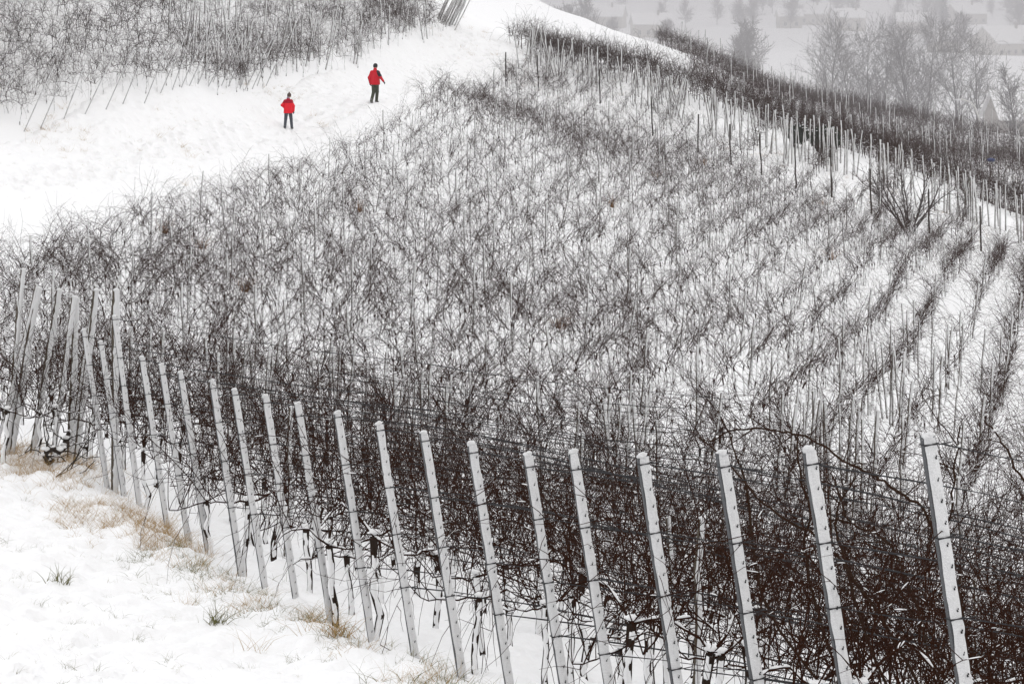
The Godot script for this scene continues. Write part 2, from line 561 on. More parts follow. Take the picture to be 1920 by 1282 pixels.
var bias := 0.0
var wind := 0.0
var stout := 1.0
var narrow := 1.0
var upright := 0.62
func vine(seed_: int, yaw: float, shoots: int, segs: int, r0: float, lat: int, snowy: float, height: float, sides := 3, trunk_snow := true) -> Dictionary:
	rng.seed = seed_
	var along := Vector3(sin(yaw), 0, -cos(yaw))
	var across := Vector3(along.z, 0, -along.x)
	var trunk := MB.new()
	var wood := MB.new()
	var snow := MB.new()
	var head := rng.randf_range(0.62, 0.82)
	var lean := Vector3(rng.randfn() * 0.07, 0, rng.randfn() * 0.06)
	var tp := PackedVector3Array(); var tr := PackedFloat32Array()
	for k in 7:
		var t := k / 6.0
		tp.append(Vector3(0, -0.3 + (head + 0.3) * t, 0) + lean * t + rv(0.014 if k > 0 else 0.0) * Vector3(1, 0.3, 1))
		tr.append(lerpf(0.034, 0.024, t) * rng.randf_range(0.85, 1.2) * stout)
	tr[6] = 0.034 * stout
	trunk.tube(tp, tr, 6, true)
	var top := tp[6]
	if trunk_snow:
		var sp := PackedVector3Array(); var sr := PackedFloat32Array()
		for k in 19:
			var t := k / 18.0
			var f := t * 5.99
			var c := tp[int(f)].lerp(tp[int(f) + 1], fmod(f, 1.0))
			var rr: float = tr[int(f)]
			sp.append(c + Vector3(rng.randf_range(-0.25, 0.25) * rr, 0, rr * 0.42))
			sr.append(rr * (rng.randf_range(0.68, 0.95) if rng.randf() < 0.88 else 0.5))
		snow.tube(sp, sr, 6)
		snow.blob(top + Vector3(0, 0.04, 0.01), Vector3(0.045, 0.022, 0.04), seed_, 5, 7, 0.5)
	var starts: Array[Vector3] = []
	for s in [-1.0, 1.0]:
		var cp := PackedVector3Array([top]); var cr := PackedFloat32Array([r0 * 1.9])
		var reach := rng.randf_range(0.42, 0.62)
		var rise := rng.randf_range(-0.06, 0.26)
		for k in 6:
			var t := (k + 1) / 6.0
			var c: Vector3 = top + along * s * reach * t + Vector3(0, rise * sin(t * PI * 0.85) - 0.04 * t, 0) + rv(0.012)
			cp.append(c); cr.append(r0 * (1.7 - 0.8 * t))
			starts.append(c)
			if snowy > 0.0 and rng.randf() < 0.6:
				snow.tube(PackedVector3Array([cp[k] + Vector3(0, r0 * 1.6, 0), cp[k].lerp(c, 0.5) + Vector3(0, r0 * 2.6, 0), c + Vector3(0, r0 * 1.6, 0)]), PackedFloat32Array([r0 * 0.7, r0 * 2.0, r0 * 0.7]), 5)
		wood.tube(cp, cr, maxi(sides, 4))
	for k in shoots:
		var st: Vector3 = starts[rng.randi() % starts.size()] if rng.randf() < 0.8 else top
		var kind := rng.randf()
		var dir: Vector3
		if kind < upright:
			dir = (Vector3.UP + along * (bias + rng.randfn() * 0.42) + across * rng.randfn() * 0.28 * narrow + Vector3(wind, 0, 0)).normalized()
			shoot(wood, snow, st, dir, height * rng.randf_range(0.55, 1.1), segs, r0 * rng.randf_range(0.75, 1.15), rng.randf_range(-0.05, 0.12), 0.12 + (0.62 - upright) * 0.3, sides, lat, snowy)
		elif kind < 0.88:
			dir = (Vector3.UP * 0.9 + along * (bias + rng.randfn() * 0.6) + across * rng.randfn() * 0.5 * narrow + Vector3(wind, 0, 0)).normalized()
			shoot(wood, snow, st, dir, height * rng.randf_range(0.7, 1.35), segs + 2, r0 * rng.randf_range(0.75, 1.1), rng.randf_range(0.3, 0.65), 0.13, sides, lat, snowy)
		else:
			dir = (along * (1 if rng.randf() < 0.5 else -1) + Vector3.UP * 0.35 + across * rng.randfn() * 0.4).normalized()
			shoot(wood, snow, st + Vector3(0, rng.randf_range(0, 0.5), 0), dir, height * rng.randf_range(0.5, 0.9), segs, r0 * 0.9, 0.15, 0.2, sides, lat, snowy)
	return {"trunk": trunk, "shoots": wood, "snow": snow}

const NEAR_YAW := PI / 3
const MID_YAW := 0.21
var POST_LINE := []

func near_poly() -> PackedVector2Array:
	return PackedVector2Array([Vector2(-9.2, 45), Vector2(-5.7, 35.9), Vector2(2.35, 12.4), Vector2(5.5, 9.5), Vector2(8, 20), Vector2(9.5, 40.5), Vector2(5.4, 39.5), Vector2(1.6, 38.5), Vector2(-1.7, 39.5), Vector2(-4.3, 42.5)])
func mid_poly() -> PackedVector2Array:
	return PackedVector2Array([Vector2(-9.4, 46.5), Vector2(-4.3, 44.5), Vector2(-1.7, 41.5), Vector2(1.6, 40.5), Vector2(5.4, 41.5), Vector2(10, 42), Vector2(15, 60), Vector2(21, 85), Vector2(27, 112), Vector2(20.8, 118), Vector2(16.5, 122), Vector2(12.2, 130), Vector2(11.0, 136.5), Vector2(9.6, 146), Vector2(5.0, 157), Vector2(1.0, 166), Vector2(0.0, 158), Vector2(-2.9, 131), Vector2(-5.8, 113), Vector2(-8.5, 102), Vector2(-10.6, 90), Vector2(-11.84, 80), Vector2(-12.5, 69), Vector2(-13.4, 60)])

func in_view(x: float, d: float, slack := 2.5) -> bool:
	return d > 9.0 and x > -0.2 * d - slack and x < 0.2 * d + slack

func plant(proto: Dictionary, where: Vector3, turn: float, size: Vector3, label: String, group: String) -> void:
	var t := thing("grapevine", label, "grapevine", where, group)
	t.basis = Basis(Vector3.UP, turn).scaled(size)
	part("trunk", proto.trunk, t); part("shoots", proto.shoots, t).set_meta("kind", "stuff"); part("snow", proto.snow, t).set_meta("kind", "stuff")

func prototypes(count: int, first: int, yaw: float, shoots: int, segs: int, r0: float, lat: int, snowy: float, height: float, m: Material, sides := 3, merged := true, tsnow := true) -> Array:
	var out := []
	for k in count:
		var d := vine(first + k, yaw, shoots + (k % 3) * 2, segs, r0, lat, snowy, height, sides, tsnow)
		if merged:
			d.trunk.merge(MB.new())
			d.shoots.merge(d.trunk)
			var am: ArrayMesh = d.shoots.mesh(m)
			d.snow.to(am, M.clump)
			out.append(am)
		else:
			out.append({"trunk": d.trunk.mesh(M.trunk), "shoots": d.shoots.mesh(m), "snow": d.snow.mesh(M.clump)})
	return out

func scatter_rows(poly: PackedVector2Array, yaw: float, origin: Vector2, spacing: float, step: float, keep: Callable) -> Array:
	var along := Vector2(sin(yaw), cos(yaw))
	var across := Vector2(along.y, -along.x)
	var out := []
	var reach := 160
	for r in range(-reach, reach + 1):
		var k := -int(200 / step)
		while k * step < 200:
			var p := origin + across * r * spacing + along * (k * step + rng.randf_range(-0.15, 0.15) * step) + across * rng.randf_range(-0.06, 0.06)
			k += 1
			if inside(poly, p.x, p.y) and keep.call(p.x, p.y, r, k): out.append([p.x, p.y, r, k])
	return out

func sized(s0: float, s1: float) -> Vector3:
	var s := rng.randf_range(s0, s1)
	return Vector3(s * (1 if rng.randf() < 0.5 else -1), s * rng.randf_range(0.9, 1.12), s)

func build_vines():
	# rows behind the line of end posts
	bias = 0.0; wind = 0.28
	var near := prototypes(11, 100, NEAR_YAW, 18, 10, 0.0050, 2, 0.2, 1.4, M.twig, 3, false)
	var near_plain := []
	rng.seed = 5
	var spots := scatter_rows(near_poly(), NEAR_YAW, Vector2(-0.73, 21.6) + Vector2(0.866, 0.5) * 0.4, 1.25, 0.95, func(x, d, _r, _k): return in_view(x, d, 1.5))
	for e in [[-7.1, 35.2], [-6.7, 34.9], [-6.35, 35.4], [-6.0, 35.0], [-5.7, 35.3], [-7.4, 36.2]]: spots.append([e[0], e[1], 99, 0])
	var rows := {}
	for s in spots:
		if not rows.has(s[2]): rows[s[2]] = []
		rows[s[2]].append(s)
	var keys := rows.keys()
	keys.sort_custom(func(a, b): return rows[a][0][1] < rows[b][0][1])
	var made := 0
	for ri in keys.size():
		var row: Array = rows[keys[ri]]
		row.sort_custom(func(a, b): return a[0] < b[0])
		for k in row.size():
			var s = row[k]
			var proto: Dictionary = near[rng.randi() % near.size()]
			var lab := "bare brown grapevine, %s along the %s row behind the snow-plastered end posts" % [ORD[mini(k, 19)], ORD[mini(ri, 19)] if ri < 20 else "%d-th" % (ri + 1)]
			plant(proto, at(s[0], s[1], -0.02), rng.randf_range(-0.2, 0.2), sized(0.9, 1.12), lab, "bare grapevines behind the foreground end posts")
			made += 1
	# the facing field
	rng.seed = 6
	var gap := func(x, d, r, k):
		if not in_view(x, d, 3.0): return false
		# two rows were grubbed up: an open lane of snow on the right, a short one beside it
		if r == 7 and d > 44 and d < 92 and rng.randf() < 0.5: return false
		if r == 4 and d > 46 and d < 56 and rng.randf() < 0.7: return false
		return rng.randf() < 0.93
	var mids := scatter_rows(mid_poly(), MID_YAW, Vector2(0, 60), 1.32, 0.62, gap)
	mids.sort_custom(func(a, b): return a[1] < b[1])
	bias = 0.1; wind = 0.6; stout = 0.55; narrow = 0.42; upright = 0.62
	var mid := prototypes(22, 200, MID_YAW, 6, 9, 0.0048, 1, 0.06, 1.15, M.twig)
	var mid_parts := prototypes(8, 230, MID_YAW, 9, 9, 0.0054, 2, 0.10, 1.25, M.twig, 3, false)
	var places := []
	for k in mid.size(): places.append([])
	var count := {}; var order := []
	for s in mids.slice(0, 300 - made):
		if not order.has(s[2]): order.append(s[2])
	order.sort()
	for s in mids:
		s.append(count.get(s[2], 0)); count[s[2]] = s[4] + 1
		s.append(maxi(order.find(s[2]), 0))
	for s in mids:
		var w := at(s[0], s[1], -0.03)
		if made < 300:
			plant(mid_parts[rng.randi() % mid_parts.size()], w, rng.randf_range(-0.25, 0.25), sized(0.9, 1.15), "bare grapevine, %s from the hollow in the %s row of the facing field from left" % [ORD[mini(s[4], 19)], ORD[mini(s[5], 19)]], "bare grapevines at the foot of the facing field")
			made += 1
		else:
			places[rng.randi() % mid.size()].append(Transform3D(Basis(Vector3.UP, rng.randf_range(-0.25, 0.25)).scaled(sized(0.88, 1.15)), w))
		if s[1] < 80.0 and s[0] < 3.0 and rng.randf() < 0.45 * smoothstep(84.0, 60.0, s[1]):
			# younger canes filling the gaps in the lower left of the field
			places[rng.randi() % mid.size()].append(Transform3D(Basis(Vector3.UP, rng.randf_range(-0.3, 0.3)).scaled(sized(0.85, 1.05)), at(s[0] + 0.1, s[1] + 0.4, -0.03)))
	var root := thing("vineyard_thicket", "mesh of bare vine shoots covering the whole facing slope above the hollow", "vines")
	root.set_meta("kind", "stuff")
	for k in mid.size(): crowd("vines", mid[k], places[k], root)
	print("mid vines ", mids.size(), " near ", spots.size())
	narrow = 1.0; upright = 0.45
	# upper vineyard, left of the path
	rng.seed = 7
	var up_poly := PackedVector2Array([Vector2(-21.5, 92.0), Vector2(-18.9, 97.2), Vector2(-15.75, 103.5), Vector2(-14.3, 105.9), Vector2(-12.4, 112.8), Vector2(-10.8, 125.8), Vector2(-7.4, 145.3), Vector2(-4.2, 166), Vector2(-8.5, 182), Vector2(-17, 160), Vector2(-30, 120), Vector2(-27, 96)])
	var up := scatter_rows(up_poly, -0.85, Vector2(-18, 100), 1.1, 0.6, func(x, d, _r, _k): return in_view(x, d, 3.0) and ground(x, d) < -0.0118 * d + 2.5 and rng.randf() < lerpf(1.0, 0.65, smoothstep(104.0, 116.0, d)))
	bias = 0.1; wind = 0.15
	var upv := prototypes(18, 300, -0.85, 19, 9, 0.0056, 1, 0.10, 1.4, M.twig)
	var upp := []
	for k in upv.size(): upp.append([])
	for s in up: upp[rng.randi() % upv.size()].append(Transform3D(Basis(Vector3.UP, rng.randf_range(-0.4, 0.4)).scaled(sized(0.9, 1.2)), at(s[0], s[1], -0.03)))
	root = thing("upper_vineyard_thicket", "tangle of bare vine shoots on the slope above the path, upper left", "vines")
	root.set_meta("kind", "stuff")
	for k in upv.size(): crowd("vines", upv[k], upp[k], root)
	print("upper vines ", up.size())
	# dark crest rows
	rng.seed = 8
	var crest := [[0.6, 170.0], [1.4, 168.0], [5.4, 160.0], [10.3, 152.0], [15.9, 147.0], [20.9, 141.0], [25.6, 136.0], [31, 131]]
	wind = 0.1
	var cv := prototypes(10, 400, 1.2, 13, 7, 0.0080, 1, 0.05, 1.35, M.twig, 3, true, false)
	var cp := []
	for k in cv.size(): cp.append([])
	var n_crest := 0
	for i in crest.size() - 1:
		var a := Vector2(crest[i][0], crest[i][1]); var b := Vector2(crest[i + 1][0], crest[i + 1][1])
		var steps := int(a.distance_to(b) / 0.55)
		for k in steps:
			for lane in [-1.6, -0.6, 0.4, 1.5, 2.8]:
				var p := a.lerp(b, (k + rng.randf()) / steps) + Vector2(lane * 0.5, lane)
				cp[rng.randi() % cv.size()].append(Transform3D(Basis(Vector3.UP, rng.randf() * TAU).scaled(sized(0.85, 1.15)), at(p.x, p.y, -0.05)))
				n_crest += 1
	# short row ends that reach up from the field edge to the crest, snow lying between them
	for e in [[11.6, 133.5], [14.3, 128.0], [17.0, 123.5], [20.0, 119.8], [23.0, 117.2], [26.0, 115.6]]:
		for k in 17:
			if rng.randf() < 0.2: continue
			cp[rng.randi() % cv.size()].append(Transform3D(Basis(Vector3.UP, rng.randf() * TAU).scaled(sized(0.8, 1.0)), at(e[0] + sin(MID_YAW) * k * 0.9 + rng.randfn() * 0.1, e[1] + cos(MID_YAW) * k * 0.9, -0.05)))
	root = thing("crest_thicket", "dense dark band of vine shoots running along the crest of the spur", "vines")
	root.set_meta("kind", "stuff")
	for k in cv.size(): crowd("vines", cv[k], cp[k], root)
	# beyond the crest
	rng.seed = 9
	var bey_poly := PackedVector2Array([Vector2(12, 228), Vector2(13, 236), Vector2(17, 252), Vector2(30, 276), Vector2(46, 240), Vector2(52, 180), Vector2(34, 150), Vector2(27, 150), Vector2(17, 172), Vector2(13.5, 190), Vector2(14, 212)])
	var bey := scatter_rows(bey_poly, 1.1, Vector2(20, 200), 1.5, 1.0, func(x, d, _r, _k): return in_view(x, d, 3.0))
	var bp := []
	var bv := prototypes(6, 450, 1.1, 10, 6, 0.0095, 1, 0.05, 1.3, M.twig, 3, true, false)
	for k in bv.size(): bp.append([])
	for s in bey: bp[rng.randi() % bv.size()].append(Transform3D(Basis(Vector3.UP, rng.randf() * TAU).scaled(sized(0.85, 1.15)), at(s[0], s[1], -0.05)))
	root = thing("far_vineyard_thicket", "hazy grey brown vine shoots covering the slope beyond the crest", "vines")
	root.set_meta("kind", "stuff")
	for k in bv.size(): crowd("vines", bv[k], bp[k], root)
	print("crest ", n_crest, " beyond ", bey.size())

# ------------------------------------------------------------------ posts
# line of leaning end posts: x of the top, depth, height of the top
const END_POSTS := [
	[1.98, 12.7, -2.22], [1.557, 13.9, -2.51], [1.185, 15.0, -2.72], [0.794, 16.2, -2.95], [0.398, 17.3, -3.14], [0.109, 18.2, -3.31], [-0.290, 19.3, -3.43],
	[-0.673, 20.4, -3.55], [-1.08, 21.6, -3.69], [-1.496, 22.8, -3.80], [-1.938, 24.1, -3.93], [-2.343, 25.3, -4.06], [-2.756, 26.5, -4.18], [-3.097, 27.5, -4.25],
	[-3.603, 28.96, -4.38], [-3.935, 29.9, -4.44], [-4.309, 31.0, -4.52], [-4.83, 32.4, -4.22], [-5.1, 33.0, -4.62], [-5.4, 33.6, -4.55]]
const TIES := [1.93, 1.52, 1.12, 0.70]

func rough_slab(mb: MB, w: float, t: float, y0: float, y1: float, x0: float, z0: float, seed_: float, step := 0.05) -> void:
	# wind-packed snow on the face of a post: a rounded strip of uneven thickness
	var rows := int((y1 - y0) / step) + 2
	var base := mb.v.size()
	var cols := 7
	for k in rows:
		var y := lerpf(y0, y1, k / float(rows - 1))
		var e := 1.0 if k > 0 and k < rows - 1 else 0.55
		for c in cols:
			var u := c / float(cols - 1) * 2.0 - 1.0
			var edge := 1.0 + fine.get_noise_3d(y * 4.0 + seed_, u * 2.0, 3.0) * 0.28
			var z := t * (sqrt(maxf(0.0, 1.0 - u * u * 0.96)) + fine.get_noise_3d(y * 7.0, u * 1.5, seed_) * 0.55) * e
			mb.v.append(Vector3(x0 + u * w * 0.5 * edge * (0.9 if e < 1.0 else 1.0), y, z0 + z))
			mb.n.append(Vector3(u * 0.8, fine.get_noise_3d(y * 9.0, u * 2.0, seed_ + 9.0) * 0.35, 1.0).normalized())
	for k in rows - 1:
		for c in cols - 1:
			var q := base + k * cols + c
			mb.i.append_array([q, q + cols, q + 1, q + 1, q + cols, q + cols + 1])

func end_post(seed_: float) -> Dictionary:
	# folded steel profile, 2.05 m, with hooks for the wires
	var p := MB.new()
	p.box(Vector3(0, 0.70, 0), Vector3(0.058, 2.6, 0.004))
	p.box(Vector3(-0.0285, 0.70, -0.021), Vector3(0.004, 2.6, 0.038))
	p.box(Vector3(0.0285, 0.70, -0.021), Vector3(0.004, 2.6, 0.038))
	p.box(Vector3(-0.021, 0.70, -0.041), Vector3(0.014, 2.6, 0.004))
	p.box(Vector3(0.021, 0.70, -0.041), Vector3(0.014, 2.6, 0.004))
	var s := MB.new()
	rough_slab(s, 0.060, 0.016, -0.35, 1.99, 0.003, 0.001, seed_)
	s.blob(Vector3(0.0, 1.995, -0.014), Vector3(0.034, 0.020, 0.033), int(seed_ * 10), 6, 9, 0.5)
	s.blob(Vector3(0.012 - 0.005 * fmod(seed_, 5.0), 2.005, -0.005), Vector3(0.022, 0.016, 0.02), int(seed_ * 13), 5, 8, 0.4)
	for k in 5:
		rng.seed = int(seed_ * 77) + k
		s.blob(Vector3(0.028, rng.randf_range(0.2, 1.9), 0.004), Vector3(0.010, rng.randf_range(0.015, 0.05), 0.012), int(seed_ * 31) + k, 4, 6)
	var h := MB.new()
	var y := -0.1
	var k := 0
	while y < 1.95:
		h.box(Vector3(0.010 + 0.004 * sin(k * 2.4), y, 0.017), Vector3(0.007, 0.010, 0.009), Basis(Vector3(0, 0, 1), 0.5 * sin(k * 1.7)))
		h.box(Vector3(0.015 + 0.004 * sin(k * 2.4), y + 0.009, 0.018), Vector3(0.004, 0.007, 0.007))
		y += 0.105; k += 1
	return {"profile": p.mesh(M.metal), "snow": s.mesh(M.rime), "hooks": h.mesh(M.dark)}

func tie_mesh() -> ArrayMesh:
	var t := MB.new()
	var pts := PackedVector3Array(); var r := PackedFloat32Array()
	for c in [[-0.036, 0.022], [0.036, 0.026], [0.038, -0.05], [-0.036, -0.05], [-0.036, 0.022], [0.04, 0.022], [0.1, 0.028]]:
		pts.append(Vector3(c[0], 0.006 * sin(pts.size() * 2.0), c[1])); r.append(0.0028)
	t.tube(pts, r, 4)
	return t.mesh(M.wire)

func post_label(k: int, n: int) -> String:
	if k == 0: return "snow-plastered metal end post nearest the camera, at the right edge"
	if k == n - 1: return "snow-plastered metal end post farthest left, beside the thick wooden posts"
	return "snow-plastered metal end post, %s from the right in the leaning foreground line" % ORD[k]

func build_end_posts():
	var protos := []
	for k in 5: protos.append(end_post(k * 3.7 + 1.0))
	var tie := tie_mesh()
	for k in END_POSTS.size():
		var e = END_POSTS[k]
		rng.seed = 900 + k
		var base := at(e[0] + 0.31, e[1], 0.0)
		var top := Vector3(e[0], e[2], -e[1] + rng.randf_range(-0.05, 0.05))
		if k >= 17: top.x += 0.0
		var up := (top - base).normalized()
		var length := top.distance_to(base)
		var t := thing("end_post", post_label(k, END_POSTS.size()), "post", base, "metal end posts of the foreground rows")
		var yaw := 0.26 + rng.randf_range(-0.13, 0.13)
		var side := Vector3(cos(yaw), 0, -sin(yaw))
		side = (side - up * side.dot(up)).normalized()
		t.basis = Basis(side, up, side.cross(up))
		t.position = top - up * 2.0
		var pr: Dictionary = protos[k % protos.size()]
		part("profile", pr.profile, t); part("snow", pr.snow, t)
		part("hooks", pr.hooks, t).set_meta("kind", "stuff")
		for j in TIES.size():
			var y: float = TIES[j] + rng.randf_range(-0.05, 0.05)
			part("wire_tie", tie, t, Vector3(0, y, 0))
			# the wire itself, running down the row
			var from: Vector3 = t.position + up * y
			var pts := PackedVector3Array(); var r := PackedFloat32Array()
			var inv := t.transform.affine_inverse()
			var lift: float = from.y - ground(from.x, -from.z)
			for q in 26:
				var s := q * 0.36
				var x: float = from.x + 0.05 + sin(NEAR_YAW) * s
				var d: float = -from.z + cos(NEAR_YAW) * s
				var w := Vector3(x, 0, -d)
				w.y = ground(x, d) + lift - 0.02 * sin(fmod(s, 4.0) / 4.0 * PI) if q > 0 else from.y
				pts.append(inv * (w + rv(0.004))); r.append(0.0032 * rng.randf_range(0.6, 1.9))
			var mb := MB.new()
			mb.tube(pts, r, 4)
			part("wire", mb.mesh(M.wire), t)

# a round or split stake, plastered with snow on the windward side
func stake_mesh(seed_: int, r: float, h: float, m: Material, snow := true, crook := 0.01) -> Dictionary:
	rng.seed = seed_
	var p := MB.new()
	var pts := PackedVector3Array(); var rr := PackedFloat32Array()
	for k in 6:
		pts.append(Vector3(rng.randfn() * crook, -0.25 + (h + 0.25) * k / 5.0, rng.randfn() * crook)); rr.append(r * rng.randf_range(0.92, 1.06) * (1.0 - 0.1 * k / 5.0))
	p.tube(pts, rr, 8, true)
	var out := {"stake": p.mesh(m)}
	if snow:
		var s := MB.new()
		var sp := PackedVector3Array(); var sr := PackedFloat32Array()
		var n := 44
		for k in n + 1:
			var t := k / float(n)
			var c := pts[int(t * 4.99)].lerp(pts[int(t * 4.99) + 1], fmod(t * 4.99, 1.0))
			if c.y < -0.2: continue
			sp.append(c + Vector3((0.32 + fine.get_noise_1d(c.y * 9.0 + seed_ * 7.0) * 0.30) * r, 0, r * 0.50)); sr.append(r * (0.74 + fine.get_noise_1d(c.y * 2.0 + seed_) * 0.25 + rng.randf_range(-0.07, 0.07)))
		s.tube(sp, sr, 8, true)
		s.blob(pts[5] + Vector3(0.1 * r, 0.0, 0.1 * r), Vector3(r * 0.98, r * 0.55, r * 0.98), seed_, 5, 8, 0.5)
		out.snow = s.mesh(M.rime)
	return out

func stand(called: String, pr: Dictionary, label: String, cat: String, group: String, base: Vector3, top: Vector3, turn := 0.0) -> Node3D:
	var t := thing(called, label, cat, base, group)
	var up := (top - base).normalized()
	var side := Vector3(cos(turn), 0, -sin(turn))
	side = (side - up * side.dot(up)).normalized()
	t.basis = Basis(side, up, side.cross(up))
	part("stake", pr.stake, t)
	if pr.has("snow"): part("snow", pr.snow, t)
	return t

func merged(pr: Dictionary) -> ArrayMesh:
	var am := ArrayMesh.new()
	for k in pr:
		var m: ArrayMesh = pr[k]
		am.add_surface_from_arrays(Mesh.PRIMITIVE_TRIANGLES, m.surface_get_arrays(0))
		am.surface_set_material(am.get_surface_count() - 1, m.surface_get_material(0))
	return am

func build_stakes():
	# thick wooden posts at the far left end: x/height of top, x/height of foot, depth, radius
	var timber := [[-6.60, -4.05, -6.83, 36.0, 0.045], [-6.33, -4.15, -6.93, 35.6, 0.028], [-6.40, -4.28, -6.78, 36.0, 0.062], [-6.15, -4.33, -6.52, 36.2, 0.055], [-5.95, -4.50, -6.05, 36.4, 0.06], [-5.85, -4.36, -6.15, 35.6, 0.05], [-5.80, -4.40, -6.18, 37.2, 0.045], [-5.62, -4.32, -5.90, 36.0, 0.058], [-6.85, -4.6, -6.95, 37.0, 0.05], [-5.00, -4.05, -5.02, 33.6, 0.062]]
	for k in timber.size():
		var e = timber[k]
		var pr := stake_mesh(1000 + k, e[4], 1.0, M.wood, true)
		var base := at(e[2], e[3])
		var h: float = e[1] - base.y
		pr = stake_mesh(1000 + k, e[4] * 0.78, h, M.wood, true, 0.006)
		var lab := "thick leaning wooden post plastered with snow, %s from left in the left-edge cluster" % ORD[[1, 2, 3, 4, 6, 5, 7, 8, 0, 9][k]]
		stand("wooden_post", pr, lab, "post", "wooden posts at the left edge", base, Vector3(e[0], e[1], -e[3]))
	# row stakes of the facing field
	var kinds := []
	for k in 6: kinds.append(stake_mesh(1100 + k, 0.020 + 0.004 * (k % 3), 1.7, M.wood, true))
	var flat := []
	for k in kinds: flat.append(merged(k))
	rng.seed = 31
	var spots := scatter_rows(mid_poly(), MID_YAW, Vector2(0.12, 60.4), 1.32, 8.0, func(x, d, _r, _k): return in_view(x, d, 2.0))
	# clusters of spare stakes left standing along the hollow
	var ci := 0
	for c in [[-4.2, 44.0, 12, 1.3], [-1.7, 42.0, 11, 0.75], [1.75, 41.0, 10, 0.55], [5.4, 44.0, 18, 0.9], [8.1, 57.0, 13, 1.6], [11.6, 70.0, 9, 1.6], [-2.6, 43.0, 6, 0.6]]:
		for k in c[2]: spots.append([c[0] + rng.randfn() * c[3] * 0.6, c[1] + rng.randfn() * 1.6, 0, 0, [0, 2, 3, 4, 5, 6, 1][ci]])
		ci += 1
	spots.sort_custom(func(a, b): return a[1] < b[1])
	var rest := []
	for k in kinds.size(): rest.append([])
	var seen := {}; var rows := []
	for s in spots.slice(0, 190):
		if s.size() == 4 and not rows.has(s[2]): rows.append(s[2])
	rows.sort()
	for k in spots.size():
		var s = spots[k]
		var base := at(s[0], s[1], -0.02)
		var top := base + Vector3(rng.randfn() * 0.12 + 0.04, 1.9, rng.randfn() * 0.1)
		var q := rng.randi() % kinds.size()
		if k < 190:
			var zone := "at the foot of the facing field" if s[1] < 46 else "among the lower vines of the facing field" if s[1] < 75 else "among the upper vines of the facing field"
			var lab: String
			if s.size() > 4: lab = "thin snow-plastered stake in the %s loose stake cluster along the hollow from left" % ORD[s[4]]
			else: lab = "thin snow-plastered stake, %s upward along the %s vine row from left" % [ORD[mini(seen.get(s[2], 0), 19)], ORD[mini(rows.find(s[2]), 19)]]
			if s.size() == 4: seen[s[2]] = seen.get(s[2], 0) + 1
			stand("row_stake", kinds[q], lab, "stake", ("stakes of cluster %s along the hollow" % ORD[s[4]]) if s.size() > 4 else "row stakes of the facing field", base, top)
		else:
			var up := (top - base).normalized()
			var side := (Vector3.RIGHT - up * up.x).normalized()
			rest[q].append(Transform3D(Basis(side, up, side.cross(up)), base))
	var root := thing("upper_field_stakes", "snow-plastered stakes among the farthest vines of the facing field", "stakes")
	root.set_meta("kind", "stuff")
	for k in kinds.size():
		if rest[k].size(): crowd("stakes", flat[k], rest[k], root)
	# pale stakes between the vines behind the foreground line
	rng.seed = 33
	var behind := scatter_rows(near_poly(), NEAR_YAW, Vector2(-0.2, 21.6), 1.25, 2.7, func(x, d, _r, _k): return in_view(x, d, 0.5) and x > -0.73 + 0.344 * (21.6 - d) + 0.9 and rng.randf() < 0.2)
	behind.sort_custom(func(a, b): return a[0] / a[1] < b[0] / b[1])
	for k in behind.size():
		var base := at(behind[k][0], behind[k][1], -0.02)
		stand("inner_stake", kinds[rng.randi() % kinds.size()], "thin pale stake deep among the vines behind the foreground posts, %s" % ("in the left half" if behind[k][0] < 0 else "in the right half"), "stake", "pale stakes behind the foreground posts, " + ("left" if behind[k][0] < 0 else "right"), base, base + Vector3(rng.randfn() * 0.1, 1.7, rng.randfn() * 0.1))
	# dark end posts along the upper edge of the field
	var ends := [[1.55, 155.5], [4.9, 148.5], [7.5, 142.3], [9.6, 137.5], [11.0, 134.0], [12.2, 130.3], [13.6, 127.5], [15.0, 125.0], [16.5, 122.3], [18.8, 120.0], [20.8, 118.2], [23.0, 116.5], [-0.35, 152.0]]
	for k in ends.size():
		var pr := stake_mesh(1200 + k, 0.042, 2.0, M.dark_wood, false, 0.012)
		var base := at(ends[k][0], ends[k][1])
		var nth: int = k
		var lab := "dark upright end post at the upper field edge, %s of the line from the left" % ORD[(nth + 1) % 13]
		stand("dark_post", pr, lab, "post", "dark end posts along the upper edge of the field", base, base + Vector3(rng.randfn() * 0.05, 2.0, 0))
	# pale stakes along the crest, in loose bundles
	var crest_kinds := []
	for k in 5: crest_kinds.append(stake_mesh(1300 + k, 0.035 + 0.005 * (k % 3), 2.25, M.wood, true))
	rng.seed = 41
	var bundles := [[2.2, 160.0, 18, 0.9, 0.16], [4.6, 155.5, 9, 1.0, 0.06], [7.6, 149.0, 10, 0.9, 0.08], [8.6, 146.5, 14, 0.5, 0.20], [10.9, 143.0, 12, 0.9, 0.07], [12.9, 140.0, 12, 0.8, 0.08], [14.6, 136.5, 16, 0.8, 0.05], [16.6, 134.0, 16, 0.6, 0.05], [18.6, 131.0, 12, 0.9, 0.08], [20.6, 128.0, 16, 1.0, 0.06], [22.8, 125.0, 14, 1.0, 0.06], [24.5, 124.0, 8, 0.8, 0.06]]
	for b in bundles.size():
		var c = bundles[b]
		for k in c[2]:
			var x: float = c[0] + rng.randfn() * c[3]
			var base := at(x, c[1] - (x - c[0]) * 0.6 + rng.randfn() * 1.2, -0.02)
			stand("crest_stake", crest_kinds[rng.randi() % 5], "pale stake in the %s loose bundle along the crest from the left" % ORD[b], "stake", "stakes of crest bundle %s" % ORD[b], base, base + Vector3(rng.randfn() * c[4] * 2.0, 2.0, rng.randfn() * 0.2))
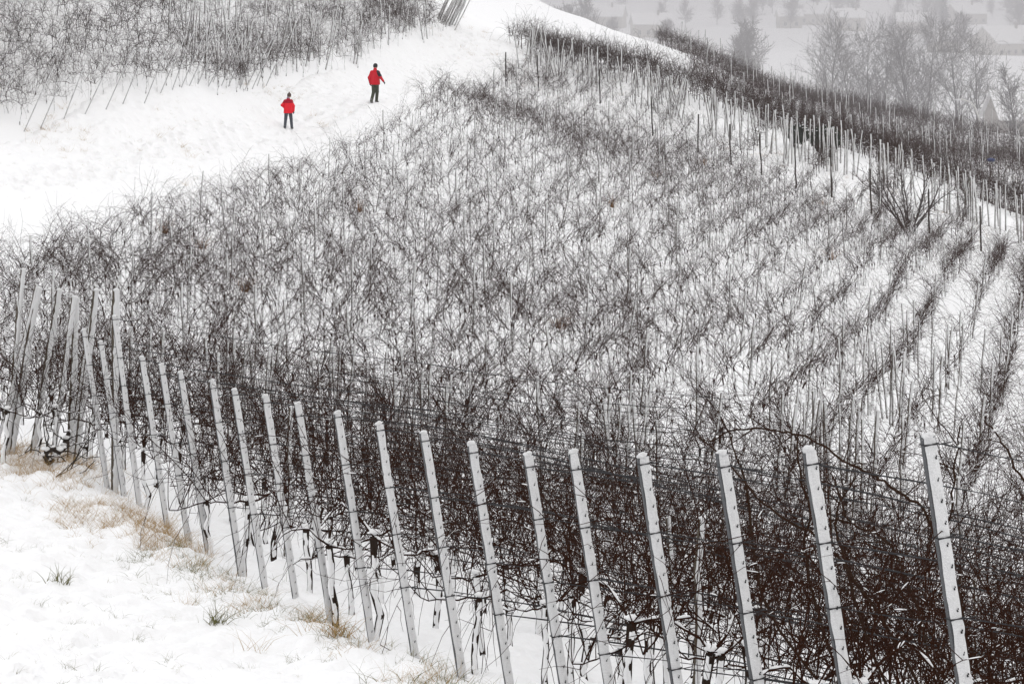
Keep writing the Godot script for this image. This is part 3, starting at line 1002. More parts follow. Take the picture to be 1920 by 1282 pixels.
	# heap of poles leaning together where the path meets the crest
	for k in 22:
		var x := -4.7 + k * 0.055 + rng.randfn() * 0.05
		var base := at(x, 168.0 + rng.randfn() * 0.5)
		stand("leaning_pole", crest_kinds[k % 5], "pale pole in the slanting stack beside the top of the path", "pole", "poles of the slanting stack by the path", base, base + Vector3(0.95 + rng.randfn() * 0.12, 1.95, -0.1))
	# stakes in the far vineyard
	rng.seed = 51
	var fplaces := [[], [], [], [], []]
	var far_poly := PackedVector2Array([Vector2(12, 228), Vector2(17, 252), Vector2(30, 276), Vector2(46, 240), Vector2(50, 190), Vector2(34, 152), Vector2(27, 152), Vector2(17, 174), Vector2(14, 212)])
	for s in scatter_rows(far_poly, 1.1, Vector2(20, 200.3), 2.6, 2.6, func(x, d, _r, _k): return in_view(x, d, 1.0) and noise.get_noise_2d(x * 2.0, d) > -0.02):
		var base := at(s[0], s[1], -0.02)
		var up := (Vector3(rng.randfn() * (0.35 if rng.randf() < 0.15 else 0.08), 2.0, 0)).normalized()
		var side := (Vector3.RIGHT - up * up.x).normalized()
		var sc := rng.randf_range(1.0, 1.25)
		fplaces[rng.randi() % 5].append(Transform3D(Basis(side, up * sc, side.cross(up)), base))
	root = thing("far_vineyard_stakes", "hundreds of pale stakes on the hazy slope beyond the crest", "stakes")
	root.set_meta("kind", "stuff")
	for k in 5: crowd("stakes", merged(crest_kinds[k]), fplaces[k], root)
	# thin slanting poles and pale stakes at the foot of the upper vineyard
	rng.seed = 61
	var line := [Vector2(-19.6, 95.0), Vector2(-18.8, 97.0), Vector2(-14.3, 105.4), Vector2(-11.0, 125.0), Vector2(-7.6, 145.0), Vector2(-4.3, 164.0)]
	var slant := stake_mesh(1400, 0.022, 2.6, M.metal, true)
	var n := 0
	var f := 0.0
	while f < 2.95:
		var a: Vector2 = line[int(f)].lerp(line[int(f) + 1], fmod(f, 1.0))
		var base := at(a.x + rng.randfn() * 0.06, a.y)
		stand("slanting_pole", slant, "thin slanting pole, %s along the foot of the upper vineyard" % (ORD[n] if n < 20 else ORD[n - 20].insert(0, "twenty-")), "pole", "slanting poles along the foot of the upper vineyard", base, base + Vector3(0.85 + rng.randfn() * 0.08, 1.95, -0.3))
		n += 1
		f += 1.25 / line[int(f)].distance_to(line[int(f) + 1])
	for k in 75:
		var g := rng.randf_range(2.3, 4.95)
		var a: Vector2 = line[int(g)].lerp(line[int(g) + 1], fmod(g, 1.0))
		var back := absf(rng.randfn()) * 2.2
		var base := at(a.x - 0.6 * back, a.y + back)
		stand("pale_stake", crest_kinds[rng.randi() % 5], "pale crooked stake among the vines left of the upper path", "stake", "pale stakes left of the upper path", base, base + Vector3(rng.randfn() * 0.22 + 0.1, 1.95, 0))

# ------------------------------------------------------------------ walkers
# smooth union of tapered capsules, meshed as surface nets
func skin_mesh(bones: Array, cell: float, k: float, mt: Material, clip_low := -99.0, clip_high := 99.0) -> ArrayMesh:
	var lo := Vector3.ONE * 1e9; var hi := Vector3.ONE * -1e9
	for b in bones:
		var r: float = maxf(b[2], b[3]) + k + cell * 2.0
		lo = lo.min(b[0] - Vector3.ONE * r).min(b[1] - Vector3.ONE * r); hi = hi.max(b[0] + Vector3.ONE * r).max(b[1] + Vector3.ONE * r)
	var nx := int((hi.x - lo.x) / cell) + 2; var ny := int((hi.y - lo.y) / cell) + 2; var nz := int((hi.z - lo.z) / cell) + 2
	var f := PackedFloat32Array(); f.resize(nx * ny * nz); f.fill(1.0)
	for b in bones:
		var a: Vector3 = b[0]; var ab: Vector3 = b[1] - b[0]
		var l2 := maxf(ab.length_squared(), 1e-9)
		var r: float = maxf(b[2], b[3]) + k + cell * 2.0
		var bl: Vector3 = ((a.min(b[1]) - Vector3.ONE * r - lo) / cell).floor().max(Vector3.ZERO)
		var bh: Vector3 = ((a.max(b[1]) + Vector3.ONE * r - lo) / cell).ceil()
		for z in range(int(bl.z), mini(int(bh.z) + 1, nz)):
			for y in range(int(bl.y), mini(int(bh.y) + 1, ny)):
				for x in range(int(bl.x), mini(int(bh.x) + 1, nx)):
					var p := lo + Vector3(x, y, z) * cell
					var t := clampf((p - a).dot(ab) / l2, 0, 1)
					var d: float = (p - a - ab * t).length() - lerpf(b[2], b[3], t)
					var q := (z * ny + y) * nx + x
					var h := maxf(k - absf(f[q] - d), 0.0) / k
					f[q] = minf(f[q], d) - h * h * k * 0.25
	for z in nz:
		for y in ny:
			var py := lo.y + y * cell
			var c := maxf(clip_low - py, py - clip_high)
			if c > -0.3:
				for x in nx:
					var q := (z * ny + y) * nx + x
					f[q] = maxf(f[q], c)
	var vid := PackedInt32Array(); vid.resize(f.size()); vid.fill(-1)
	var mb := MB.new()
	var st := [1, nx, nx * ny]
	for z in nz - 1:
		for y in ny - 1:
			for x in nx - 1:
				var q := (z * ny + y) * nx + x
				var neg := 0
				var sum := Vector3.ZERO; var cnt := 0
				for c in 8:
					if f[q + (c & 1) + ((c >> 1) & 1) * nx + (c >> 2) * nx * ny] < 0: neg += 1
				if neg == 0 or neg == 8: continue
				for c in 8:
					for ax in 3:
						if c & (1 << ax): continue
						var i0 := q + (c & 1) + ((c >> 1) & 1) * nx + (c >> 2) * nx * ny
						var i1: int = i0 + st[ax]
						var f0 := f[i0]; var f1 := f[i1]
						if (f0 < 0) != (f1 < 0):
							var o := Vector3(c & 1, (c >> 1) & 1, c >> 2)
							o[ax] += f0 / (f0 - f1)
							sum += o; cnt += 1
				vid[q] = mb.v.size()
				mb.v.append(lo + (Vector3(x, y, z) + sum / cnt) * cell)
				mb.n.append(Vector3(f[q + 1] - f[q], f[q + nx] - f[q], f[q + nx * ny] - f[q]).normalized())
	for z in range(1, nz - 1):
		for y in range(1, ny - 1):
			for x in range(1, nx - 1):
				var q := (z * ny + y) * nx + x
				for ax in 3:
					var s0 := f[q] < 0; var s1: bool = f[q + st[ax]] < 0
					if s0 == s1: continue
					var u: int = st[(ax + 1) % 3]; var w: int = st[(ax + 2) % 3]
					var a := vid[q - u - w]; var b := vid[q - w]; var c := vid[q]; var d := vid[q - u]
					if a < 0 or b < 0 or c < 0 or d < 0: continue
					if s0: mb.i.append_array([a, c, b, a, d, c])
					else: mb.i.append_array([a, b, c, a, c, d])
	return mb.mesh(mt)

func B(a: Array, b: Array, ra: float, rb: float) -> Array:
	return [Vector3(a[0], a[1], a[2]), Vector3(b[0], b[1], b[2]), ra, rb]

func glove_bones(wrist: Vector3, dir: Vector3, out: Vector3) -> Array:
	dir = dir.normalized()
	var fwd := dir.cross(out).normalized()
	out = fwd.cross(dir).normalized()
	var palm := wrist + dir * 0.085
	var b := [[wrist, palm, 0.028, 0.036], [wrist + fwd * 0.012, palm + fwd * 0.022, 0.024, 0.026], [wrist - fwd * 0.012, palm - fwd * 0.022, 0.024, 0.026]]
	for k in 4:
		var s := palm + fwd * (0.033 - 0.022 * k)
		var l: float = [0.036, 0.042, 0.039, 0.030][k]
		var m := s + dir * l + out * -0.006
		b.append([s, m, 0.0115, 0.011]); b.append([m, m + dir * l * 0.75 + out * -0.022, 0.011, 0.0095])
	var th := wrist + dir * 0.035 + fwd * 0.03
	b.append([th, th + dir * 0.032 + fwd * 0.026, 0.0135, 0.012]); b.append([th + dir * 0.032 + fwd * 0.026, th + dir * 0.062 + fwd * 0.030, 0.012, 0.010])
	return b

func person(label: String, where: Vector3, turn: float, J: Dictionary, look: Dictionary, size: float) -> void:
	var t := thing("person", label, "person", where, "walkers in red jackets on the snowy path")
	t.basis = Basis(Vector3.UP, turn).scaled(Vector3.ONE * size)
	var body := [
		B(J.pelvis, J.chest, 0.115, 0.125), B(J.chest, J.neck, 0.11, 0.055), B(J.neck, J.head, 0.052, 0.06),
		[V(J.head) + Vector3(0, 0.02, 0.012), V(J.head) + Vector3(0, 0.03, -0.008), 0.092, 0.088], [V(J.head) + Vector3(0, -0.05, -0.045), V(J.head) + Vector3(0, -0.08, -0.06), 0.05, 0.032],
		[V(J.head) + Vector3(0, 0.0, -0.095), V(J.head) + Vector3(0, -0.028, -0.112), 0.010, 0.014],
		[V(J.head) + Vector3(0.088, -0.01, 0.0), V(J.head) + Vector3(0.088, -0.04, -0.004), 0.014, 0.010], [V(J.head) + Vector3(-0.088, -0.01, 0.0), V(J.head) + Vector3(-0.088, -0.04, -0.004), 0.014, 0.010]]
	for s in ["l", "r"]:
		body.append_array([B(J.chest, J["sh_" + s], 0.07, 0.06), B(J["sh_" + s], J["el_" + s], 0.05, 0.042), B(J["el_" + s], J["wr_" + s], 0.042, 0.028),
			B(J["hip_" + s], J["kn_" + s], 0.085, 0.06), B(J["kn_" + s], J["an_" + s], 0.058, 0.04), B(J.pelvis, J["hip_" + s], 0.10, 0.09), B(J["an_" + s], J["toe_" + s], 0.042, 0.035)])
		var w := V(J["wr_" + s]); body.append([w, w + (w - V(J["el_" + s])).normalized() * 0.07, 0.026, 0.03])
	part("body", skin_mesh(body, 0.02, 0.03, M.skin), t)
	# jacket
	var up := [B([-0.065, J.chest[1] - 0.02, J.chest[2]], [-0.085, J.hem, J.pelvis[2]], 0.135, 0.15), B([0.065, J.chest[1] - 0.02, J.chest[2]], [0.085, J.hem, J.pelvis[2]], 0.135, 0.15), B(J.neck, J.chest, 0.085, 0.14)]
	var sleeves := []
	for s in ["l", "r"]:
		up.append(B(J.chest, J["sh_" + s], 0.12, 0.082))
		sleeves.append_array([B(J["sh_" + s], J["el_" + s], 0.078, 0.068), B(J["el_" + s], J["wr_" + s], 0.066, 0.05)])
	up.append_array(sleeves)
	var hem: float = J.hem
	if look.has("yoke"):
		part("jacket", skin_mesh(up, 0.018, 0.04, look.jacket, hem, J.chest[1] - 0.04), t)
		var yk := part("jacket_yoke", skin_mesh(up, 0.018, 0.04, look.yoke, J.chest[1] - 0.042, 9.0), t)
		yk.set_meta("label", "darker red shoulder panel of the jacket")
	else:
		part("jacket", skin_mesh(up, 0.018, 0.04, look.jacket, hem), t)
		var sh := V(J.sh_r); var el := V(J.el_r)
		var panel := skin_mesh([[sh + Vector3(-0.02, 0.014, 0.016), sh.lerp(el, 0.85) + Vector3(0.014, 0.008, 0.018), 0.088, 0.072]], 0.018, 0.02, M.black)
		part("shoulder_panel", panel, t).set_meta("label", "black shoulder panel on the right sleeve")
	part("collar", skin_mesh([B([J.neck[0], J.neck[1] - 0.02, J.neck[2]], [J.neck[0], J.neck[1] + 0.055, J.neck[2]], 0.085, 0.075)], 0.015, 0.02, look.collar), t)
	# trousers
	var tr := []
	for s in ["l", "r"]:
		tr.append_array([B(J.pelvis, J["hip_" + s], 0.125, 0.115), B(J["hip_" + s], J["kn_" + s], 0.108, 0.080), B(J["kn_" + s], J["an_" + s], 0.078, 0.068)])
	part("trousers", skin_mesh(tr, 0.018, 0.02, look.trousers, 0.0, hem + 0.03), t)
	for s in ["l", "r"]:
		part("boot", skin_mesh([B(J["an_" + s], J["toe_" + s], 0.056, 0.046), [V(J["an_" + s]), V(J["an_" + s]) + Vector3(0, 0.09, 0), 0.054, 0.056], [V(J["an_" + s]) + Vector3(0, -0.03, 0.04), V(J["toe_" + s]), 0.042, 0.042]], 0.014, 0.02, M.boot), t)
		var w := V(J["wr_" + s])
		part("glove", skin_mesh(glove_bones(w, w - V(J["el_" + s]), Vector3(-1 if s == "l" else 1, 0, 0)), 0.008, 0.008, M.black), t)
	# hat
	var hd := V(J.head)
	var hat := [[hd + Vector3(0, 0.045, 0.012), hd + Vector3(0, 0.06, -0.008), 0.104, 0.100], [hd + Vector3(0, 0.01, 0.03), hd + Vector3(0, 0.03, 0.02), 0.09, 0.09]]
	if look.has("bobble"): hat.append([hd + Vector3(0, 0.165, 0.01), hd + Vector3(0, 0.18, 0.01), 0.03, 0.03])
	part("hat", skin_mesh(hat, 0.014, 0.02, look.hat, hd.y - 0.03), t)

func V(a: Array) -> Vector3:
	return Vector3(a[0], a[1], a[2])

func build_people():
	var ja := {"pelvis": [0, 0.97, 0.0], "chest": [-0.01, 1.36, -0.02], "neck": [-0.01, 1.52, -0.04], "head": [0.0, 1.66, -0.05], "hem": 0.84,
		"sh_l": [-0.155, 1.405, -0.01], "el_l": [-0.27, 1.16, 0.03], "wr_l": [-0.25, 0.93, -0.02], "sh_r": [0.145, 1.40, -0.01], "el_r": [0.29, 1.19, 0.10], "wr_r": [0.41, 1.01, 0.06],
		"hip_l": [-0.075, 0.92, 0.0], "kn_l": [-0.055, 0.51, 0.05], "an_l": [-0.10, 0.10, 0.26], "toe_l": [-0.11, 0.045, 0.12],
		"hip_r": [0.075, 0.92, 0.0], "kn_r": [0.06, 0.51, -0.12], "an_r": [0.035, 0.085, -0.10], "toe_r": [0.05, 0.045, -0.25]}
	person("walker in red jacket with black shoulder panel and dark trousers, higher up the path", at(-6.27, 122.0, -0.03), -0.25, ja, {"jacket": M.red, "collar": M.red, "trousers": M.olive, "hat": M.black}, 1.0)
	var jb := {"pelvis": [0, 0.97, 0.0], "chest": [0.0, 1.36, -0.01], "neck": [0.0, 1.52, -0.02], "head": [0.045, 1.66, -0.03], "hem": 0.80,
		"sh_l": [-0.15, 1.405, 0.0], "el_l": [-0.31, 1.20, -0.02], "wr_l": [-0.20, 1.05, -0.20], "sh_r": [0.15, 1.405, 0.0], "el_r": [0.27, 1.16, 0.02], "wr_r": [0.27, 0.91, -0.02],
		"hip_l": [-0.09, 0.92, 0.0], "kn_l": [-0.13, 0.51, -0.03], "an_l": [-0.165, 0.085, 0.06], "toe_l": [-0.19, 0.045, -0.10],
		"hip_r": [0.09, 0.92, 0.0], "kn_r": [0.14, 0.51, -0.06], "an_r": [0.175, 0.085, -0.06], "toe_r": [0.20, 0.045, -0.21]}
	person("walker in a bright red jacket, knitted hat and slate trousers, lower on the path", at(-9.66, 115.0, -0.03), 0.0, jb, {"jacket": M.red_light, "yoke": M.red_dark, "collar": M.scarf, "trousers": M.slate, "hat": M.knit, "bobble": true}, 0.86)

# ------------------------------------------------------------------ undergrowth on the bank
func smooth_line(raw: Array, per := 4) -> PackedVector3Array:
	var c := Curve3D.new()
	for k in raw.size():
		var a: Vector3 = raw[maxi(k - 1, 0)]; var b: Vector3 = raw[mini(k + 1, raw.size() - 1)]
		c.add_point(raw[k], -(b - a) / 6.0, (b - a) / 6.0)
	var out := PackedVector3Array()
	for k in (raw.size() - 1) * per + 1:
		out.append(c.samplef(k / float(per)))
	return out

func tapered(n: int, r0: float, r1: float, jitter := 0.1) -> PackedFloat32Array:
	var r := PackedFloat32Array()
	for k in n: r.append(lerpf(r0, r1, k / float(n - 1)) * (1.0 + rng.randf_range(-jitter, jitter)))
	return r

func build_brambles():
	var canes := [
		[[1.288, -3.094, 17.4], [1.445, -2.976, 17.2], [1.632, -2.941, 17], [1.814, -2.94, 16.8], [1.942, -2.971, 16.6], [2.066, -3.047, 16.4], [2.217, -3.1, 16.3], [2.365, -3.188, 16.2], [2.512, -3.309, 16], [2.72, -4.0, 15.9]],
		[[1.204, -3.024, 17.2], [1.334, -3.109, 17.1], [1.521, -3.309, 16.9], [1.703, -3.437, 16.7], [1.892, -3.532, 16.6], [2.112, -3.759, 16.5], [2.5, -4.4, 16.2]],
		[[1.793, -2.892, 16.6], [1.786, -3.117, 16.6], [1.859, -3.383, 16.6], [1.844, -3.704, 16.7], [2.1, -4.5, 16.5]],
		[[2.759, -2.626, 15.5], [2.834, -2.738, 15.4], [2.922, -2.904, 15.3], [3.04, -3.098, 15.2], [3.2, -3.9, 15.3]],
		[[1.41, -2.989, 17.2], [1.443, -3.143, 17.1], [1.505, -3.297, 17.1], [1.7, -4.2, 16.9]],
		[[1.944, -3.075, 16.2], [2.061, -3.346, 16.1], [2.24, -3.421, 16.0], [2.353, -3.654, 15.9], [2.6, -4.4, 15.9]],
		[[2.654, -2.714, 15.8], [2.623, -2.967, 15.8], [2.607, -3.22, 15.8], [2.56, -3.495, 15.9], [2.66, -4.3, 15.9]],
		[[2.132, -3.113, 16.4], [2.001, -3.342, 16.4], [2.034, -3.605, 16.4], [2.3, -4.4, 16.2]]]
	var names := ["longest arching", "low slanting", "upright middle", "steep right-edge", "short left", "crooked", "upright right", "short hooked"]
	rng.seed = 71
	var root_x := 2.75
	var t := thing("bramble", "brown bramble with long arching canes among the right-hand foreground posts", "bramble", at(root_x, 15.9))
	var snow := MB.new()
	for k in canes.size():
		var raw := []
		for p in canes[k]: raw.append(Vector3(p[0], p[1], -p[2]) - t.position)
		raw.append(Vector3(rng.randf_range(-0.12, 0.12), -0.05, rng.randf_range(-0.12, 0.12)))
		raw.reverse()
		var pts := smooth_line(raw, 5)
		for q in range(1, pts.size()): pts[q] += rv(0.006)
		var mb := MB.new()
		mb.tube(pts, tapered(pts.size(), 0.011, 0.005), 6)
		for q in range(8, pts.size() - 2, 2):
			if rng.randf() < 0.5: shoot(mb, snow, pts[q], (pts[q + 1] - pts[q]).normalized() + rv(0.8), rng.randf_range(0.12, 0.45), 4, 0.0045, 0.1, 0.2, 4, 0, 0.0)
			if rng.randf() < 0.12: snow.blob(pts[q] + Vector3(0, 0.010, 0), Vector3(0.011, 0.008, 0.010), 700 + q + k * 40, 4, 6, 0.5)
		part("cane", mb.mesh(M.bramble), t).set_meta("label", names[k] + " bramble cane")
	part("snow", snow.mesh(M.clump), t).set_meta("kind", "stuff")

func blade(mb: MB, p: Vector3, dir: Vector3, length: float, w: float, bend: Vector3) -> void:
	var side := dir.cross(Vector3(rng.randfn(), 0.2, rng.randfn())).normalized() * w
	var a := p
	var segs := 3
	for k in segs:
		var f := 1.0 - k / float(segs); var f2 := 1.0 - (k + 1) / float(segs)
		var b := a + (dir + bend * k * 0.5).normalized() * length / segs
		mb.quad(a - side * f, b - side * maxf(f2, 0.08), b + side * maxf(f2, 0.08), a + side * f)
		a = b

func tuft(seed_: int, blades: int, h: float, spread: float, w := 0.0022) -> MB:
	rng.seed = seed_
	var mb := MB.new()
	for k in blades:
		var d := Vector3(rng.randfn() * spread, 1.0, rng.randfn() * spread).normalized()
		blade(mb, Vector3(rng.randfn() * 0.05, -0.02, rng.randfn() * 0.05), d, h * rng.randf_range(0.5, 1.2), w, Vector3(rng.randfn() * 0.6, -0.5, rng.randfn() * 0.6))
	return mb

func build_grass():
	var straw := []; var thin := []; var green := []
	for k in 5: straw.append(tuft(1500 + k, 15, 0.30, 0.7, 0.0018).mesh(M.straw))
	for k in 5: thin.append(tuft(1520 + k, 6, 0.17, 0.9, 0.0016).mesh(M.pale_grass))
	for k in 3: green.append(tuft(1540 + k, 11, 0.27, 0.75, 0.0022).mesh(M.grass))
	var places := {}
	var put := func(kind: String, k: int, x: float, d: float, s: float):
		var key := kind + str(k)
		if not places.has(key): places[key] = []
		var h := bank_height(x, d) if x > -7.4 and x < 2.9 and d > 15 and d < 37 else ground(x, d)
		places[key].append(Transform3D(Basis(Vector3.UP, rng.randf() * TAU).scaled(Vector3.ONE * s), Vector3(x, h, -d)))
	rng.seed = 81
	for k in 850:
		# dry grass left standing along the post line, thickest at the far end of the bank
		var t := pow(rng.randf(), 0.75)
		var d := lerpf(15.0, 36.6, t)
		var x := lerpf(1.9, -5.9, (d - 14.0) / 22.0) - 0.45 + rng.randfn() * (0.20 + 0.26 * t)
		if noise.get_noise_2d(x * 6.0, d * 5.0) < -0.16: continue
		put.call("straw" if t > 0.62 or rng.randf() < 0.25 else "thin" if rng.randf() < 0.4 else "green", rng.randi() % 3, x, d, rng.randf_range(0.6, 1.15))
	for k in 120:
		put.call("straw", rng.randi() % 5, rng.randf_range(-7.6, -5.6), rng.randf_range(33.6, 36.8), rng.randf_range(0.6, 1.3))
	for k in 900:
		var d := rng.randf_range(17.0, 33.0)
		var x := rng.randf_range(-0.21 * d, lerpf(1.9, -5.9, (d - 14.0) / 22.0))
		if noise.get_noise_2d(x * 4.0 + 90, d * 4.0) < -0.02: continue
		put.call("thin" if rng.randf() < 0.8 else "green", rng.randi() % 3, x, d, rng.randf_range(0.25, 0.7))
	for k in 800:
		var f := rng.randf()
		put.call("thin", rng.randi() % 5, lerpf(-16.5, -2.0, f) + rng.randfn() * 1.2, lerpf(86.0, 166.0, f) + rng.randfn() * 4.0, rng.randf_range(0.4, 1.1))
	for k in 420:
		# withered weeds on the path edges and in the upper field
		var spot: Array = [[-13.0, 101.0, 3.0], [-8.5, 118.0, 3.0], [-3.6, 164.0, 2.0], [-1.5, 166.0, 2.5], [17.5, 128.0, 4.0], [13.0, 136.0, 3.0], [21.0, 124.0, 3.0], [-10.5, 122.5, 1.5], [5.0, 153.0, 4.0], [0.5, 158.0, 2.0], [-16.5, 99.0, 1.5]][rng.randi() % 11]
		put.call("straw" if rng.randf() < 0.35 else "thin", rng.randi() % 5, spot[0] + rng.randfn() * spot[2] * 0.5, spot[1] + rng.randfn() * spot[2], rng.randf_range(0.8, 1.9))
	for kind in ["straw", "thin", "green"]:
		var words: Array = {"straw": ["dry_grass", "straw-coloured dry grass poking through the snow along the bank", "grass"], "thin": ["sparse_grass", "thin pale grass blades sticking out of the snow", "grass"], "green": ["green_grass", "short green grass blades on the snowy bank by the posts", "grass"]}[kind]
		var root := thing(words[0], words[1], words[2])
		root.set_meta("kind", "stuff")
		var set_: Array = {"straw": straw, "thin": thin, "green": green}[kind]
		for k in set_.size():
			if places.has(kind + str(k)): crowd("tufts", set_[k], places[kind + str(k)], root)
	# single clumps one can point to
	for c in [[-4.35, 25.6, "dark green grass clump alone in the snow of the left bank", M.grass, 0.24], [-2.62, 23.6, "green and yellow grass clump below the middle of the post line", M.grass, 0.32], [0.03, 18.6, "green grass stalks at the foot of the bottom-edge post", M.grass, 0.42], [-1.45, 22.1, "yellowish grass clump at a post foot left of the bottom centre", M.straw, 0.3]]:
		var t := thing("grass_clump", c[2], "grass", Vector3(c[0], bank_height(c[0], c[1]), -c[1]), "grass clumps on the bank")
		part("blades", tuft(int(c[1] * 100), 44, c[4], 0.55, 0.004).mesh(c[3]), t).set_meta("kind", "stuff")

func build_old_vines():
	# gnarled old stocks heavy with snow in front of the wooden posts
	var spots := [[-6.35, 35.0, "leftmost"], [-5.98, 34.8, "middle"], [-5.62, 34.3, "rightmost"]]
	for k in spots.size():
		rng.seed = 1600 + k
		var s = spots[k]
		var t := thing("old_vine_stock", "%s of the gnarled snow-laden vine stocks by the wooden posts" % s[2], "vine stock", at(s[0], s[1]), "gnarled vine stocks by the wooden posts")
		var wood := MB.new(); var snow := MB.new()
		var pts := PackedVector3Array(); var r := PackedFloat32Array()
		var p := Vector3(0, -0.32, 0); var dir := Vector3(0.25 if k else -0.2, 0.9, 0.1)
		for q in 11:
			pts.append(p); r.append(lerpf(0.06, 0.03, q / 10.0) * rng.randf_range(0.85, 1.25))
			dir = (dir + rv(0.35) + Vector3(0.05, 0.1, 0)).normalized()
			p += dir * 0.10
		wood.tube(pts, r, 7, true)
		part("stock", wood.mesh(M.dark_wood), t)
		for q in range(4, 11):
			snow.blob(pts[q] + Vector3(0, r[q] * 0.9, 0.01), Vector3(0.05, 0.026, 0.045) * rng.randf_range(0.6, 1.4), 1650 + q + k * 20, 5, 7, 0.4)
		for b in 5:
			var tw := MB.new()
			var bp: Vector3 = pts[6 + b % 5]
			shoot(tw, snow, bp, Vector3(rng.randfn(), 0.5, rng.randfn()).normalized(), rng.randf_range(0.4, 0.8), 6, 0.011, 0.15, 0.3, 5, 1, 0.6)
			part("branch", tw.mesh(M.dark_wood), t)
		part("snow", snow.mesh(M.clump), t).set_meta("kind", "stuff")

func build_shrubs():
	# bare many-stemmed bush on the upper edge of the field
	rng.seed = 91
	var t := thing("bare_bush", "tall bare many-stemmed bush at the upper right field edge", "bush", at(17.7, 118.8))
	var twigs := MB.new(); var snow := MB.new()
	for k in 11:
		var a := k / 10.0 * 2.0 - 1.0
		var st := MB.new()
		var dir := Vector3(a * 0.62 + rng.randfn() * 0.08, 1.0, rng.randfn() * 0.3).normalized()
		var p := Vector3(a * 0.15, -0.05, rng.randfn() * 0.1)
		var pts := PackedVector3Array(); var r := PackedFloat32Array()
		for q in 9:
			pts.append(p); r.append(lerpf(0.045, 0.012, q / 8.0))
			if q > 1:
				for z in 3: shoot(twigs, snow, p, (dir + rv(0.45)).normalized(), rng.randf_range(0.5, 1.3), 6, 0.011, 0.0, 0.12, 3, 2, 0.0)
			dir = (dir + rv(0.07)).normalized()
			p += dir * 0.36
		st.tube(pts, r, 5)
		part("stem", st.mesh(M.tree), t)
	part("twigs", twigs.mesh(M.twig), t).set_meta("kind", "stuff")
	# dark ivy clumps with snow on top, on the crest
	for c in [[16.3, 138.5, "larger", 0.72], [15.15, 141.0, "smaller", 0.52]]:
		var iv := thing("ivy_clump", "%s dark evergreen clump with a snow cap on the crest" % c[2], "bush", at(c[0], c[1]), "dark evergreen clumps on the crest")
		var mb := MB.new(); var sn := MB.new()
		for k in 1300:
			var o := rv(1.0).normalized() * pow(rng.randf(), 0.4)
			var q: Vector3 = Vector3(o.x * 1.15, 1.25 + o.y * 1.0, o.z * 0.9) * c[3]
			var u := rv(1.0).normalized() * 0.09; var w := rv(1.0).normalized() * 0.08
			mb.quad(q - u, q - w, q + u, q + w)
		for k in 26:
			var o := rv(1.0).normalized(); o.y = absf(o.y) * 0.7 + 0.3
			o = o.normalized()
			sn.blob(Vector3(o.x * 1.15, 1.27 + o.y * 1.0, o.z * 0.9) * c[3], Vector3(0.07, 0.025, 0.06) * rng.randf_range(0.4, 1.3), 2000 + k, 4, 6, 0.4)
		for k in 3:
			var st := MB.new()
			st.tube(PackedVector3Array([Vector3((k - 1) * 0.2, -0.1, 0), Vector3((k - 1) * 0.3, 0.7, 0.05), Vector3((k - 1) * 0.5, 1.5, 0)]) , PackedFloat32Array([0.05, 0.04, 0.02]), 5)
			part("stem", st.mesh(M.dark_wood), iv)
		part("foliage", mb.mesh(M.ivy), iv); part("snow", sn.mesh(M.clump), iv).set_meta("kind", "stuff")
	# withered weed clumps that show brown through the vines
	var weeds := [[-5.4, 94.0], [1.2, 66.0], [-9.3, 80.0], [6.4, 118.0], [9.6, 133.0], [14.2, 121.0], [-6.9, 69.0], [-10.8, 83.0], [3.8, 101.0], [11.5, 96.0]]
	for k in weeds.size():
		var w := thing("weed_clump", "withered brown weed clump among the vines, %s nearest of its kind" % ["sixth", "first", "third", "eighth", "tenth", "ninth", "second", "fourth", "seventh", "fifth"][k], "weeds", at(weeds[k][0], weeds[k][1]), "withered weed clumps in the facing field")
		part("stalks", tuft(2100 + k, 90, 0.8, 0.5, 0.006).mesh(M.leaf), w).set_meta("kind", "stuff")
	# crumpled blue sheet lying among the stakes beyond the crest
	var tp := thing("blue_tarp", "small crumpled blue sheet caught among stakes at the right edge", "tarp", at(33.8, 188.0, 1.3))
	var fab := MB.new()
	rng.seed = 93
	fab.blob(Vector3.ZERO, Vector3(0.28, 0.12, 0.2), 94, 7, 12, 0.7)
	part("sheet", fab.mesh(M.tarp), tp)
	var pole := stake_mesh(96, 0.03, 1.4, M.wood, false)
	part("stake", pole.stake, tp, Vector3(0, -1.35, 0))

# ------------------------------------------------------------------ trees
func limb(mb: MB, p: Vector3, dir: Vector3, length: float, r: float, level: int, lift: float, min_r: float) -> void:
	var segs := 5 if level < 3 else 3
	var pts := PackedVector3Array([p]); var rad := PackedFloat32Array([r])
	var kids := []
	for k in segs:
		dir = (dir + rv(0.10 + 0.03 * level) + Vector3(0, lift, 0)).normalized()
		p += dir * length / segs
		pts.append(p); rad.append(maxf(r * (1.0 - 0.72 * (k + 1) / segs), min_r * 0.6))
		if level < 4:
			var n := 2 if level < 2 else 1 + int(rng.randf() < (0.6 if level == 2 else 0.25))
			for z in n:
				if k == 0 and level == 0: continue
				kids.append([p, dir, k])
	mb.tube(pts, rad, 5 if level < 2 else 3)
	for c in kids:
		var out := rv(1.0); out = (out - c[1] * out.dot(c[1])).normalized()
		var spread := rng.randf_range(0.5, 0.95)
		var nd: Vector3 = (c[1] + out * spread).normalized()
		var f: float = 0.42 + 0.26 * rng.randf() if level > 0 else 0.60 - 0.06 * c[2] + 0.1 * rng.randf()
		limb(mb, c[0], nd, length * f, maxf(r * 0.42, min_r), level + 1, lift, min_r)

